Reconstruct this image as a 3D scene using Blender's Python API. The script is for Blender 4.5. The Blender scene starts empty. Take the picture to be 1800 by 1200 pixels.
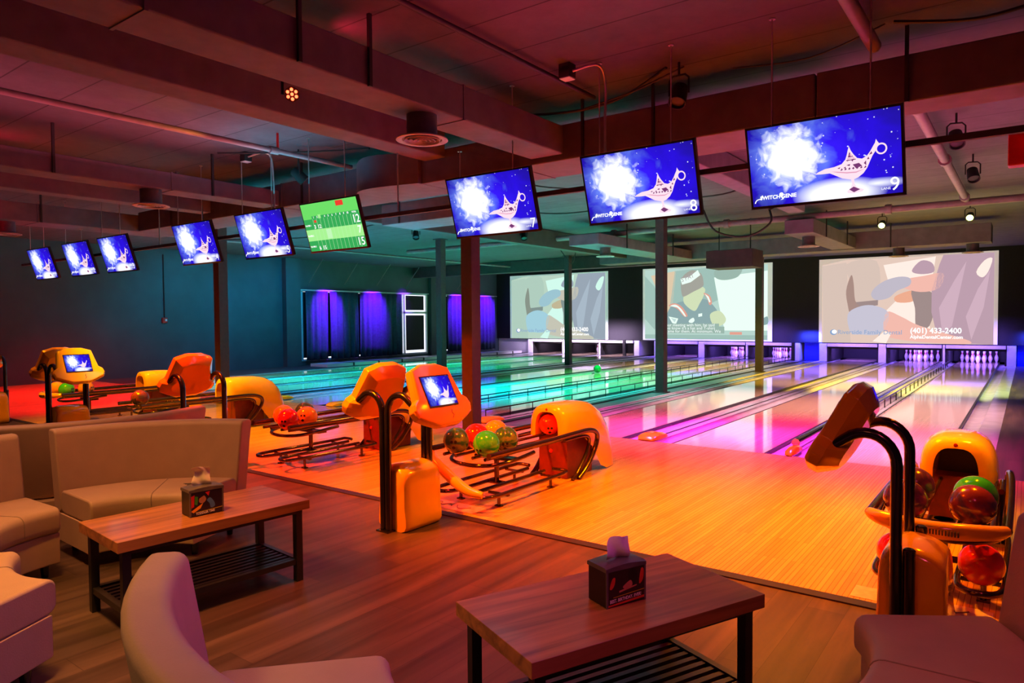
import bpy, math, random
from mathutils import Vector, Matrix
random.seed(7)
PI = math.pi
S = bpy.context.scene
C = bpy.context.collection

# ------------------------------------------------------------------ materials
def mat(name, col, rough=.5, metal=0., spec=.5, coat=0., emit=None, es=0., noise=0., nscale=20., bump=0., bscale=60.):
    m = bpy.data.materials.new(name); m.use_nodes = True
    nt = m.node_tree; b = nt.nodes['Principled BSDF']
    b.inputs['Base Color'].default_value = (*col, 1)
    b.inputs['Roughness'].default_value = rough
    b.inputs['Metallic'].default_value = metal
    b.inputs['Specular IOR Level'].default_value = spec
    b.inputs['Coat Weight'].default_value = coat
    b.inputs['Coat Roughness'].default_value = .05
    if emit:
        b.inputs['Emission Color'].default_value = (*emit, 1); b.inputs['Emission Strength'].default_value = es
    tc = nt.nodes.new('ShaderNodeTexCoord')
    if noise > 0:
        n = nt.nodes.new('ShaderNodeTexNoise'); n.inputs['Scale'].default_value = nscale; n.inputs['Detail'].default_value = 4
        nt.links.new(tc.outputs['Object'], n.inputs['Vector'])
        r = nt.nodes.new('ShaderNodeValToRGB')
        r.color_ramp.elements[0].color = (*[c * (1 - noise) for c in col], 1); r.color_ramp.elements[0].position = .3
        r.color_ramp.elements[1].color = (*[min(1, c * (1 + noise)) for c in col], 1); r.color_ramp.elements[1].position = .7
        nt.links.new(n.outputs['Fac'], r.inputs[0]); nt.links.new(r.outputs[0], b.inputs['Base Color'])
    if bump > 0:
        n = nt.nodes.new('ShaderNodeTexNoise'); n.inputs['Scale'].default_value = bscale; n.inputs['Detail'].default_value = 6
        nt.links.new(tc.outputs['Object'], n.inputs['Vector'])
        bp = nt.nodes.new('ShaderNodeBump'); bp.inputs['Strength'].default_value = bump; bp.inputs['Distance'].default_value = .01
        nt.links.new(n.outputs['Fac'], bp.inputs['Height']); nt.links.new(bp.outputs[0], b.inputs['Normal'])
    return m

def wood(name, c1, c2, gap, width, length, rough, coat=0., grain=.25, mortar=.003, offs=.37, streak=14., gapdark=.4, spec=.5):
    """planks running along Y: brick texture rotated by 90 degrees + stretched noise grain"""
    m = bpy.data.materials.new(name); m.use_nodes = True
    nt = m.node_tree; b = nt.nodes['Principled BSDF']; L = nt.links.new
    b.inputs['Roughness'].default_value = rough; b.inputs['Coat Weight'].default_value = coat
    b.inputs['Coat Roughness'].default_value = .06; b.inputs['Specular IOR Level'].default_value = spec
    tc = nt.nodes.new('ShaderNodeTexCoord')
    mp = nt.nodes.new('ShaderNodeMapping'); mp.inputs['Rotation'].default_value = (0, 0, PI / 2)
    L(tc.outputs['Object'], mp.inputs['Vector'])
    br = nt.nodes.new('ShaderNodeTexBrick'); br.offset = offs; br.offset_frequency = 2
    br.inputs['Color1'].default_value = (*c1, 1); br.inputs['Color2'].default_value = (*c2, 1)
    br.inputs['Mortar'].default_value = (*[x * gapdark for x in gap], 1)
    br.inputs['Scale'].default_value = 1; br.inputs['Brick Width'].default_value = length; br.inputs['Row Height'].default_value = width
    br.inputs['Mortar Size'].default_value = mortar; br.inputs['Mortar Smooth'].default_value = .3
    L(mp.outputs[0], br.inputs['Vector'])
    m2 = nt.nodes.new('ShaderNodeMapping'); m2.inputs['Scale'].default_value = (streak, streak * .06, streak)
    L(tc.outputs['Object'], m2.inputs['Vector'])
    n = nt.nodes.new('ShaderNodeTexNoise'); n.inputs['Scale'].default_value = 1; n.inputs['Detail'].default_value = 6; n.inputs['Distortion'].default_value = .6
    L(m2.outputs[0], n.inputs['Vector'])
    r = nt.nodes.new('ShaderNodeMapRange'); r.inputs['From Min'].default_value = .3; r.inputs['From Max'].default_value = .7
    r.inputs['To Min'].default_value = 1 - grain; r.inputs['To Max'].default_value = 1 + grain * .6
    L(n.outputs['Fac'], r.inputs['Value'])
    mx = nt.nodes.new('ShaderNodeVectorMath'); mx.operation = 'SCALE'
    L(br.outputs['Color'], mx.inputs[0]); L(r.outputs[0], mx.inputs['Scale'])
    L(mx.outputs[0], b.inputs['Base Color'])
    return m

def emis(name, col, s=1.):
    m = bpy.data.materials.new(name); m.use_nodes = True; nt = m.node_tree
    nt.nodes.remove(nt.nodes['Principled BSDF']); e = nt.nodes.new('ShaderNodeEmission')
    e.inputs[0].default_value = (*col, 1); e.inputs[1].default_value = s
    nt.links.new(e.outputs[0], nt.nodes['Material Output'].inputs[0]); return m

M = {}
M['plank'] = wood('vinyl plank', (.125, .082, .062), (.075, .05, .04), (.1, .06, .05), .18, 1.25, .38, grain=.5, mortar=.0015, streak=11, spec=.4)
M['approach'] = wood('approach maple', (.76, .47, .14), (.62, .36, .1), (.42, .22, .06), .028, 1.1, .24, coat=.1, grain=.16, mortar=.0018, gapdark=.6, spec=.35)
M['lane'] = wood('lane maple', (.78, .62, .42), (.68, .52, .34), (.5, .36, .22), .027, 2.4, .09, coat=.6, grain=.08, mortar=.0009, gapdark=.75)
M['gutter'] = mat('gutter plastic', (.5, .5, .54), .22, spec=.6, noise=.12, nscale=3)
M['cap'] = mat('divider cap', (.36, .36, .42), .25, noise=.15, nscale=5)
M['capdark'] = mat('divider seam', (.015, .015, .02), .4, noise=.1)
M['walk'] = mat('walkway grey', (.11, .12, .14), .35, noise=.12, nscale=4)
M['concrete'] = mat('dark slab', (.05, .05, .055), .8, noise=.2)
M['white'] = mat('white trim', (.75, .75, .8), .4, noise=.05)
M['edge'] = mat('edge moulding', (.03, .02, .02), .35, noise=.2)
M['ceil'] = None
M['duct'] = mat('painted duct', (.15, .12, .165), .75, noise=.14, nscale=6)
M['ductdark'] = mat('painted beam', (.06, .045, .05), .7, noise=.2, nscale=6)
M['pipe'] = mat('painted pipe', (.2, .15, .165), .5, noise=.15, nscale=9)
M['cable'] = mat('black cable', (.02, .018, .02), .6, noise=.2)
M['rod'] = mat('steel rod', (.55, .5, .5), .35, metal=.8, noise=.1)
M['black'] = mat('black metal', (.008, .008, .01), .22, spec=.6, coat=.5, noise=.1)
M['blackflat'] = mat('black paint', (.01, .01, .011), .75, noise=.15)
M['blackleg'] = mat('black table steel', (.018, .017, .018), .35, noise=.15)
M['wallL'] = mat('wall paint', (.045, .085, .105), .7, noise=.12, nscale=2, bump=.1, bscale=30)
M['wallB'] = mat('black wall paint', (.012, .012, .014), .85, noise=.15)
M['column'] = mat('column paint', (.06, .05, .055), .6, noise=.12)
M['leather'] = mat('beige leather', (.52, .37, .27), .5, spec=.35, noise=.05, nscale=8, bump=.12, bscale=160)
M['leatherseam'] = mat('sofa base cloth', (.36, .28, .22), .7, noise=.08)
M['plastic'] = mat('orange yellow plastic', (.95, .48, .01), .16, coat=.5, noise=.04, nscale=5)
M['tube'] = mat('dark chrome tube', (.13, .08, .07), .13, metal=.85, noise=.1)
M['maroon'] = mat('maroon box', (.14, .012, .015), .45, noise=.15)
M['chrome'] = mat('chrome', (.7, .7, .75), .12, metal=1., noise=.05)
M['curtain'] = mat('dark velvet', (.035, .06, .12), .8, noise=.2, nscale=12)
M['screenframe'] = mat('tv frame', (.02, .012, .014), .3, noise=.1)
M['framered'] = mat('tv edge', (.12, .03, .04), .3, metal=.5, noise=.1)
M['pinwhite'] = mat('pin white', (.85, .83, .85), .2, coat=.4, noise=.03)
M['pinred'] = mat('pin red stripe', (.7, .02, .05), .3, noise=.05)
M['bluepanel'] = mat('blue panel', (.015, .02, .75), .5, noise=.1)
M['tissue'] = mat('tissue paper', (.85, .8, .76), .8, noise=.04, bump=.1)
M['box'] = mat('dispenser metal', (.16, .14, .15), .35, metal=.3, noise=.15)
M['boxside'] = mat('dispenser side', (.015, .014, .014), .4, noise=.2)
M['red'] = mat('red plastic', (.6, .02, .02), .35, noise=.05)
M['diff'] = mat('diffuser metal', (.42, .36, .38), .45, noise=.1)
M['drum'] = mat('diffuser drum', (.1, .08, .09), .5, noise=.15)
M['printed'] = mat('floor print', (.75, .55, .5), .3, noise=.3, nscale=14)
M['ink'] = mat('print ink', (.2, .08, .08), .4, noise=.2)

# table top wood (runs along local Y)
M['tabletop'] = wood('table laminate', (.46, .19, .06), (.4, .16, .05), (.3, .14, .06), .6, 3, .3, coat=.1, grain=.5, mortar=0, streak=22)

def ceiling_mat():
    m = mat('ceiling slab', (.3, .27, .28), .85)
    nt = m.node_tree; b = nt.nodes['Principled BSDF']; L = nt.links.new
    tc = nt.nodes.new('ShaderNodeTexCoord')
    br = nt.nodes.new('ShaderNodeTexBrick'); br.offset = .5
    br.inputs['Color1'].default_value = (.095, .08, .1, 1); br.inputs['Color2'].default_value = (.08, .07, .088, 1)
    br.inputs['Mortar'].default_value = (.02, .015, .02, 1)
    br.inputs['Scale'].default_value = 1; br.inputs['Brick Width'].default_value = 40.; br.inputs['Row Height'].default_value = .53
    br.inputs['Mortar Size'].default_value = .008; br.inputs['Mortar Smooth'].default_value = .4
    L(tc.outputs['Object'], br.inputs['Vector'])
    n = nt.nodes.new('ShaderNodeTexNoise'); n.inputs['Scale'].default_value = 5; n.inputs['Detail'].default_value = 8; n.inputs['Roughness'].default_value = .7
    L(tc.outputs['Object'], n.inputs['Vector'])
    r = nt.nodes.new('ShaderNodeMapRange'); r.inputs['From Min'].default_value = .3; r.inputs['From Max'].default_value = .7
    r.inputs['To Min'].default_value = .78; r.inputs['To Max'].default_value = 1.15
    L(n.outputs['Fac'], r.inputs['Value'])
    mx = nt.nodes.new('ShaderNodeVectorMath'); mx.operation = 'SCALE'
    L(br.outputs['Color'], mx.inputs[0]); L(r.outputs[0], mx.inputs['Scale']); L(mx.outputs[0], b.inputs['Base Color'])
    return m
M['ceil'] = ceiling_mat()

def ball_mat(name, c1, c2, scale=9., rough=.12):
    m = mat(name, c1, rough, coat=.6)
    nt = m.node_tree; b = nt.nodes['Principled BSDF']; L = nt.links.new
    tc = nt.nodes.new('ShaderNodeTexCoord')
    n = nt.nodes.new('ShaderNodeTexNoise'); n.inputs['Scale'].default_value = scale; n.inputs['Detail'].default_value = 5; n.inputs['Distortion'].default_value = 2.2
    L(tc.outputs['Object'], n.inputs['Vector'])
    r = nt.nodes.new('ShaderNodeValToRGB'); r.color_ramp.elements[0].position = .44; r.color_ramp.elements[1].position = .58
    r.color_ramp.elements[0].color = (*c1, 1); r.color_ramp.elements[1].color = (*c2, 1)
    L(n.outputs['Fac'], r.inputs[0]); L(r.outputs[0], b.inputs['Base Color'])
    return m
BM = dict(darkgreen=ball_mat('dark green marbled ball', (.03, .13, .08), (.16, .22, .07), 6.),
          green=ball_mat('bright green ball', (.03, .55, .05), (.1, .6, .05), 4),
          red=ball_mat('red ball', (.8, .02, .012), (.72, .04, .02), 3),
          orange=ball_mat('orange ball', (.95, .4, .02), (.95, .33, .02), 3),
          purple=ball_mat('purple ball', (.06, .02, .14), (.16, .03, .2), 5, .2),
          maroon=ball_mat('maroon ball', (.22, .03, .05), (.07, .03, .12), 4, .2),
          lane=ball_mat('green ball rolling', (.0, .35, .1), (.0, .25, .08), 4),
          hole=mat('finger hole', (.005, .005, .005), .7))

# ------------------------------------------------------------------ mesh builder
class MB:
    def __init__(s): s.v = []; s.f = []; s.m = []; s.uv = None; s.cur = 0
    def add(s, vs, fs, mi=None):
        o = len(s.v); s.v += [tuple(p) for p in vs]
        for f in fs: s.f.append([i + o for i in f]); s.m.append(s.cur if mi is None else mi)
    def box(s, x0, x1, y0, y1, z0, z1, mi=None):
        vs = [(x, y, z) for z in (z0, z1) for y in (y0, y1) for x in (x0, x1)]
        s.add(vs, [(0, 2, 3, 1), (4, 5, 7, 6), (0, 1, 5, 4), (2, 6, 7, 3), (0, 4, 6, 2), (1, 3, 7, 5)], mi)
    def rings(s, rings, closed=True, caps=True, mi=None, loop=False):
        n = len(rings[0]); vs = [p for r in rings for p in r]; fs = []
        K = len(rings)
        for k in range(K if loop else K - 1):
            a = k * n; b = ((k + 1) % K) * n
            for i in range(n if closed else n - 1):
                j = (i + 1) % n; fs.append((a + i, a + j, b + j, b + i))
        if caps and not loop:
            fs.append(tuple(range(n - 1, -1, -1))); fs.append(tuple((K - 1) * n + i for i in range(n)))
        s.add(vs, fs, mi)
    def tube(s, path, r, n=10, mi=None, caps=True, loop=False):
        P = [Vector(p) for p in path]; K = len(P); rr = r if isinstance(r, (list, tuple)) else [r] * K
        up = None; rings = []
        for k in range(K):
            if loop: t = (P[(k + 1) % K] - P[k - 1]).normalized()
            else: t = (P[min(k + 1, K - 1)] - P[max(k - 1, 0)]).normalized()
            if up is None:
                up = Vector((0, 0, 1)) if abs(t.z) < .9 else Vector((1, 0, 0))
            a = (up - t * up.dot(t))
            if a.length < 1e-4: a = t.orthogonal()
            a.normalize(); b = t.cross(a); up = a
            rings.append([P[k] + (a * math.cos(2 * PI * i / n) + b * math.sin(2 * PI * i / n)) * rr[k] for i in range(n)])
        s.rings(rings, caps=caps, mi=mi, loop=loop)
    def lathe(s, prof, c=(0, 0, 0), n=20, mi=None):
        rings = [[(c[0] + r * math.cos(2 * PI * i / n), c[1] + r * math.sin(2 * PI * i / n), c[2] + z) for i in range(n)] for r, z in prof]
        s.rings(rings, mi=mi)
    def sphere(s, c, r, nu=24, nv=14, mi=None):
        rings = []
        for k in range(nv + 1):
            a = PI * k / nv; q = max(math.sin(a), .004)
            rings.append([(c[0] + r * q * math.cos(2 * PI * i / nu), c[1] + r * q * math.sin(2 * PI * i / nu), c[2] - r * math.cos(a)) for i in range(nu)])
        s.rings(rings, mi=mi)
    def prism(s, poly, fn, d0, d1, mi=None):
        """poly of (a,b); fn(a,b,d)->xyz"""
        n = len(poly)
        vs = [fn(a, b, d0) for a, b in poly] + [fn(a, b, d1) for a, b in poly]
        fs = [tuple(range(n - 1, -1, -1)), tuple(range(n, 2 * n))] + [(i, (i + 1) % n, n + (i + 1) % n, n + i) for i in range(n)]
        s.add(vs, fs, mi)
    def flat(s, poly, fn, mi=None):
        s.add([fn(a, b) for a, b in poly], [tuple(range(len(poly)))], mi)
    def build(s, name, mats, parent=None, sharp=35., smooth=True, bevel=0.):
        me = bpy.data.meshes.new(name); me.from_pydata(s.v, [], s.f)
        if not isinstance(mats, (list, tuple)): mats = [mats]
        for m in mats: me.materials.append(m)
        for p, i in zip(me.polygons, s.m): p.material_index = min(i, len(mats) - 1)
        me.update()
        import bmesh
        bm = bmesh.new(); bm.from_mesh(me); bmesh.ops.recalc_face_normals(bm, faces=bm.faces); bm.to_mesh(me); bm.free()
        if smooth:
            for p in me.polygons: p.use_smooth = True
            me.set_sharp_from_angle(angle=math.radians(sharp))
        o = bpy.data.objects.new(name, me); C.objects.link(o)
        if parent: o.parent = parent
        if bevel:
            b = o.modifiers.new('b', 'BEVEL'); b.width = bevel; b.segments = 3; b.limit_method = 'ANGLE'; b.angle_limit = math.radians(40)
        return o

def empty(name, label, cat, loc=(0, 0, 0), rz=0, group=None):
    o = bpy.data.objects.new(name, None); C.objects.link(o); o.location = loc; o.rotation_euler = (0, 0, rz)
    o.empty_display_size = .1
    return tag(o, label, cat, group)
def tag(o, label=None, cat=None, group=None):
    if label: o['label'] = label
    if cat: o['category'] = cat
    if group: o['group'] = group
    return o
def struct(o): o['kind'] = 'structure'; return o
def copy_thing(root, loc, label, group=None, rz=None):
    c = root.copy(); C.objects.link(c); c.location = loc; c['label'] = label
    if group: c['group'] = group
    if rz is not None: c.rotation_euler = (0, 0, rz)
    for ch in list(root.children):
        d = ch.copy(); C.objects.link(d); d.parent = c
        for g in list(ch.children):
            e = g.copy(); C.objects.link(e); e.parent = d
    return c
def smoothpoly(pts, k=4):
    out = []; n = len(pts)
    for i in range(n):
        p0, p1, p2, p3 = [Vector(pts[(i + j - 1) % n]) for j in range(4)]
        for t in [q / k for q in range(k)]:
            out.append(tuple(.5 * ((2 * p1) + (p2 - p0) * t + (2 * p0 - 5 * p1 + 4 * p2 - p3) * t * t + (3 * p1 - p0 - 3 * p2 + p3) * t ** 3)))
    return out
def smoothpath(pts, k=5):
    out = []; n = len(pts)
    for i in range(n - 1):
        p0, p1, p2, p3 = [Vector(pts[min(max(i + j - 1, 0), n - 1)]) for j in range(4)]
        for t in [q / k for q in range(k)]:
            out.append(.5 * ((2 * p1) + (p2 - p0) * t + (2 * p0 - 5 * p1 + 4 * p2 - p3) * t * t + (3 * p1 - p0 - 3 * p2 + p3) * t ** 3))
    out.append(Vector(pts[-1])); return out

_tc = {}
def text_mesh(txt, size, mat_, name, parent, o, ux, uy, align='LEFT', bold=0., depth=0., sx=1.):
    """flat lettering: origin o, directions ux (reading) and uy (up)"""
    cu = bpy.data.curves.new('t', 'FONT'); cu.body = txt; cu.size = size; cu.align_x = align; cu.align_y = 'CENTER'; cu.offset = bold; cu.resolution_u = 3
    to = bpy.data.objects.new('t', cu); C.objects.link(to)
    dg = bpy.context.evaluated_depsgraph_get(); me = bpy.data.meshes.new_from_object(to.evaluated_get(dg))
    bpy.data.objects.remove(to); bpy.data.curves.remove(cu)
    o = Vector(o); ux = Vector(ux).normalized(); uy = Vector(uy).normalized()
    for v in me.vertices: v.co = o + ux * v.co.x * sx + uy * v.co.y
    me.materials.clear(); me.materials.append(mat_); me.name = name
    for p in me.polygons: p.material_index = 0
    ob = bpy.data.objects.new(name, me); C.objects.link(ob)
    if parent: ob.parent = parent
    return ob

# ------------------------------------------------------------------ camera (from the vanishing points)
f = 1219.8
Yv = Vector((908, -47, f)).normalized(); Xv = Vector((1640, 28, -f)); Xv = (Xv - Xv.dot(Yv) * Yv).normalized(); Zv = Xv.cross(Yv)
if Zv.y > 0: Zv = -Zv
# rows = world axes in camera coords (right, down, forward) -> blender camera local (right, up, back)
rot = Matrix(((Xv.x, -Xv.y, -Xv.z), (Yv.x, -Yv.y, -Yv.z), (Zv.x, -Zv.y, -Zv.z)))
cam = bpy.data.cameras.new('camera'); cam.sensor_width = 36; cam.lens = f / 1800 * 36; cam.clip_start = .02; cam.clip_end = 200
co = bpy.data.objects.new('camera', cam); C.objects.link(co)
co.matrix_world = Matrix.Translation((0, 0, 1.5)) @ rot.to_4x4(); S.camera = co

# ------------------------------------------------------------------ setting
YF = 3.94; FOUL = 7.73; YB = 24.8; XW = -19.3; ZC = 3.5
GP = [0, -5.965, -11.93]                                   # lane groups
LC = [-4.6, -2.845, -1.255]                                # lane centres of the right group
b = MB(); b.box(XW - .1, 3.2, -3., YF - .04, -.1, 0); struct(b.build('floor', M['plank'], smooth=False))
b = MB(); b.box(-.27, 3.2, FOUL, YB + 2.6, -.1, 0); struct(b.build('floor', M['plank'], smooth=False))
b = MB(); b.box(XW - .1, 3.2, YF + .04, FOUL, -.1, 0); struct(b.build('floor', M['approach'], smooth=False))
b = MB(); b.box(XW - .1, -.27, FOUL, YB + 2.6, -.22, -.13); struct(b.build('floor', M['concrete'], smooth=False))
b = MB(); b.box(XW - .1, 3.2, YF - .04, YF + .04, -.1, .008); struct(b.build('trim_1', M['edge'], smooth=False))
b = MB(); b.box(XW - .1, 3.2, -3., YB + 2.7, ZC, ZC + .1); struct(b.build('ceiling', M['ceil'], smooth=False))
# left wall with two window openings
WY = [(14.25, 20.25), (21.15, 24.6)]; WZ = (.14, 2.5)
b = MB(); b.box(XW - .2, XW, -3., 14.25, -.1, ZC); b.box(XW - .2, XW, 20.25, 21.15, -.1, ZC); b.box(XW - .2, XW, 24.6, YB + 2.7, -.1, ZC)
for y0, y1 in WY:
    b.box(XW - .2, XW, y0, y1, -.1, WZ[0]); b.box(XW - .2, XW, y0, y1, WZ[1], ZC)
struct(b.build('wall_left', M['wallL'], smooth=False))
b = MB(); b.box(XW, XW + .22, 13.55, 14.1, -.1, ZC); struct(b.build('wall_left', M['wallL'], smooth=False))   # pilaster
b = MB(); b.box(XW, XW + .15, 20.35, 21.05, -.1, ZC); struct(b.build('wall_left', M['wallL'], smooth=False))
b = MB(); b.box(XW, 3.2, YB, YB + .12, .62, ZC); struct(b.build('wall_back', M['wallB'], smooth=False))
b = MB(); b.box(XW - .1, 3.2, YB + 2.6, YB + 2.7, -.22, ZC); struct(b.build('wall_back', M['wallB'], smooth=False))
for i, (y0, y1) in enumerate(WY):
    fr = MB()
    fr.box(XW - .06, XW + .02, y0, y1, WZ[1] - .05, WZ[1]); fr.box(XW - .06, XW + .02, y0, y1, WZ[0], WZ[0] + .06)
    ys = [y0, y1 - .06] + ([16.6, 18.95] if i == 0 else [22.9])
    for y in ys: fr.box(XW - .06, XW + .02, y, y + .07, WZ[0] + .05, WZ[1] - .04)
    if i == 0: fr.box(XW - .06, XW + .02, 18.9, y1, 1.72, 1.8)
    w = struct(fr.build('window_%d' % (i + 1), M['white'], smooth=False))
    g = MB(); g.box(XW - .12, XW - .1, y0, y1, WZ[0], WZ[1]); g.build('pane', emis('daylight behind shade', (.8, .85, 1.), 1.6), w, smooth=False)
    sh = MB()
    if i == 0:
        sh.box(XW - .05, XW - .03, 19.12, 20.1, .3, 1.66); sh.box(XW - .05, XW - .03, 19.12, 20.1, 1.86, 2.42)
        sh.box(XW - .05, XW - .03, y0 + .1, 18.72, .24, 2.44)
    else: sh.box(XW - .05, XW - .03, y0 + .1, y1 - .1, .24, 2.44)
    sh.build('window_shade', M['blackflat'], w, smooth=False)
# low white wall heater running under the windows
h = MB(); h.box(XW + .02, XW + .14, 14.15, 24.7, .0, .2)
hb = empty('baseboard_heater', 'long low white baseboard cover under the curtained windows', 'heater', (0, 0, 0))
b = MB(); b.box(XW + .6, XW + 1.45, 14.15, YB - .1, -.13, .09); b.build('cover', M['white'], hb, smooth=False)
for k in range(9):
    b = MB(); y = 15.2 + k * 1.1; b.box(XW + .58, XW + 1.47, y, y + .05, -.12, .1); b.build('joint_strip', M['capdark'], hb, smooth=False)

# ------------------------------------------------------------------ curtains
def curtain(y0, y1, label, z0=.16, z1=2.46):
    b = MB(); n = int((y1 - y0) / .025); rows = []
    ph = random.random() * 6
    for z in [z0 + (z1 - z0) * k / 6 for k in range(7)]:
        amp = .035 + .03 * (1 - (z - z0) / (z1 - z0))
        rows.append([(XW + .16 + amp * math.sin(ph + i * .62 + .5 * math.sin(i * .13)) + .01 * math.sin(i * 1.9), y0 + (y1 - y0) * i / n, z) for i in range(n + 1)])
    b.rings(rows, closed=False, caps=False)
    o = b.build('curtain', M['curtain'], sharp=80)
    md = o.modifiers.new('s', 'SOLIDIFY'); md.thickness = .006
    return tag(o, label, 'curtain', 'dark curtains over the left wall windows')
curtain(14.3, 15.25, 'narrow dark blue curtain at the near left end of the long window')
curtain(15.3, 16.55, 'violet-lit dark curtain left of the middle gap in the long window')
curtain(16.68, 18.75, 'wide pleated dark curtain with violet glow beside the uncovered window')
curtain(21.25, 22.85, 'violet-lit curtain just left of the near maroon column, second window')
curtain(22.95, 24.45, 'last dark curtain nearest the pin wall corner')
b = MB(); b.tube([(XW + .16, 14.15, 2.5), (XW + .16, 20.2, 2.5)], .014); tag(b.build('curtain_rod', M['white']), 'thin pale curtain rod over the long window', 'curtain rod')
b = MB(); b.tube([(XW + .16, 21.15, 2.5), (XW + .16, 24.6, 2.5)], .014); tag(b.build('curtain_rod', M['white']), 'thin pale curtain rod over the far window', 'curtain rod')

# ------------------------------------------------------------------ lanes
LW = ['the leftmost lane', 'the second lane from the left', 'the third lane from the left', 'the lane right of the far columns', 'the middle lane', 'the lane left of the near columns', 'the lane right of the near columns', 'the second lane from the right', 'the rightmost lane']
LS = ['window side', 'centre of the room', 'right-hand side']
lane_names = LW
lane_ctrs = []
for gi, g in enumerate(reversed(GP)):
    for k, c in enumerate(LC):
        x = c + g; n = gi * 3 + k; lane_ctrs.append(x)
        L = empty('bowling_lane', 'glossy maple boards of ' + lane_names[n] + ' with its two gutters', 'bowling lane', (x, FOUL, 0), group=None)
        b = MB(); b.box(-.527, .527, .003, 19.2, -.125, 0); b.build('lane_surface', M['lane'], L, smooth=False)
        for s in (-1, 1):
            b = MB(); rows = []
            for y in (.003, 19.0):
                prof = [(s * (.5275 + .235 / 2 - .235 / 2 * math.cos(PI * i / 10)), y, -.012 - .05 * math.sin(PI * i / 10)) for i in range(11)]
                prof += [(s * .7625, y, -.12), (s * .5275, y, -.12)]
                rows.append(prof)
            b.rings(rows); b.build('gutter', M['gutter'], L, sharp=60)
            b = MB(); b.box(min(s * .5272, s * .552), max(s * .5272, s * .552), .003, 19.0, -.03, .0012); b.build('dark_edge', M['capdark'], L, smooth=False)  # thin dark strip along both edges of the lane boards
def divider(x0, x1, name, label, m, y0=FOUL + .003, y1=YB - .02, z=.004, seam=True):
    D = empty(name, label, 'lane divider', ((x0 + x1) / 2, 0, 0))
    w = (x1 - x0) / 2 - .001
    b = MB(); b.box(-w, w, y0, y1, -.125, z); b.build('cap', m, D, smooth=False)
    if seam:
        b = MB(); b.box(-.012, .012, y0, y1, z, z + .006); b.build('seam', M['capdark'], D, smooth=False)
    return D
gn = ['window-side lane group', 'centre lane group', 'right-hand lane group']
for gi, g in enumerate(reversed(GP)):
    n = gi * 3
    divider(-4.6 + .7625 + g, -2.845 - .7625 + g, 'lane_divider', 'wide grey capping right of ' + LW[n], M['cap'])
    divider(-2.845 + .7625 + g, -1.255 - .7625 + g, 'lane_divider', 'narrow capping strip right of ' + LW[n + 1], M['cap'], seam=False)
    divider(-5.56 + g, -4.6 - .7625 + g, 'lane_divider', 'pale edge capping at the left side of ' + LW[n], M['cap'])
    if gi < 2: divider(-1.255 + .7625 + g, -.27 + g + .1, 'lane_divider', 'grey edge capping at the right side of ' + LW[n + 2], M['cap'])
    else: divider(-1.255 + .7625, -.27, 'lane_divider', 'broad pale flat strip at the right side of the rightmost lane', M['gutter'], seam=False)
# white bright edge bead + black edge at walkways
for gi, g in enumerate(GP[:2]):
    b = MB(); b.box(-6.135 + g, -5.56 + g, FOUL + .003, YB - .01, -.12, -.001); struct(b.build('floor', M['walk'], smooth=False))
    b = MB(); b.box(-5.575 + g, -5.5605 + g, FOUL + .003, YB - .02, -.0, .03); tag(b.build('edge_bead', M['white'], smooth=False), 'thin white bead along the edge of the %s column walkway' % ('near', 'far')[gi], 'edge strip')
    b = MB(); b.box(-6.13 + g, -6.03 + g, FOUL + .003, YB - .02, -.0005, .02); tag(b.build('edge_strip', M['capdark'], smooth=False), 'black strip along the left edge of the %s column walkway' % ('near', 'far')[gi], 'edge strip')
b = MB(); b.box(XW, XW + .6, FOUL, YB - .02, -.12, -.002); b.box(XW + .6, -17.49, FOUL, 14.14, -.12, -.002); struct(b.build('floor', M['concrete'], smooth=False))
b = MB(); b.box(XW + 1.46, -17.49, 14.14, YB - .02, -.12, -.002); struct(b.build('floor', M['concrete'], smooth=False))
# bumper rails
def bumper_rail(x, label, y0=8.15, y1=24.6, z=.12, mt=None, r=.011):
    R_ = empty('bumper_rail', label, 'bumper rail', (x, 0, 0), group=None)
    b = MB(); b.tube([(0, y0, z), (0, y1, z)], r, 8); b.build('rail_bar', mt or M['black'], R_)
    k = 0; y = y0
    while y < y1:
        b = MB(); b.tube([(0, y, z), (0, y, -.03)], .009, 6); b.build('bracket', mt or M['black'], R_); y += .62
    return R_
bumper_rail(-1.255 + .5275 + .12 - 5.965, 'black bumper rail on the right side of the lane left of the near columns')
bumper_rail(-1.255 - .5275 - .12 - 5.965, 'black bumper rail on the left side of the lane left of the near columns', 8.6)
bumper_rail(-1.255 - .5275 - .12, 'thin black bumper rail raised on the left gutter of the rightmost lane', 8.6)
b = MB(); b.tube([(-2.1, 8.2, .07), (-2.1, 24.6, .07)], .045, 14); tag(b.build('chrome_rail', M['chrome']), 'shiny silver tube lying along the capping between lanes 8 and 9', 'rail')
# orange deflector noses at the foul line
def nose(x, w, label):
    b = MB(); P = []
    for t, hh, ww in ((0, .012, .72), (.05, .05, .92), (.16, .066, 1.), (.34, .06, .95), (.42, .03, .85)):
        a = w / 2 * ww
        P.append([(x - a, FOUL - .03 + t, .011), (x - a * .95, FOUL - .03 + t, .011 + hh * .7), (x - a * .6, FOUL - .03 + t, .011 + hh), (x + a * .6, FOUL - .03 + t, .011 + hh), (x + a * .95, FOUL - .03 + t, .011 + hh * .7), (x + a, FOUL - .03 + t, .011)])
    b.rings(P); return tag(b.build('divider_nose', M['plastic'], sharp=50), label, 'lane divider nose', 'orange plastic noses on the lane dividers at the foul line')
nose(-3.725, .26, 'orange plastic nose at the foul line between lanes 7 and 8')
nose(-2.05, .1, 'small orange nose at the foul line left of the rightmost lane')
nose(-6.3, .26, 'orange nose at the foul line beside the near maroon column')
nose(-9.69, .26, 'orange nose at the foul line between lanes 4 and 5')
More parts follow.
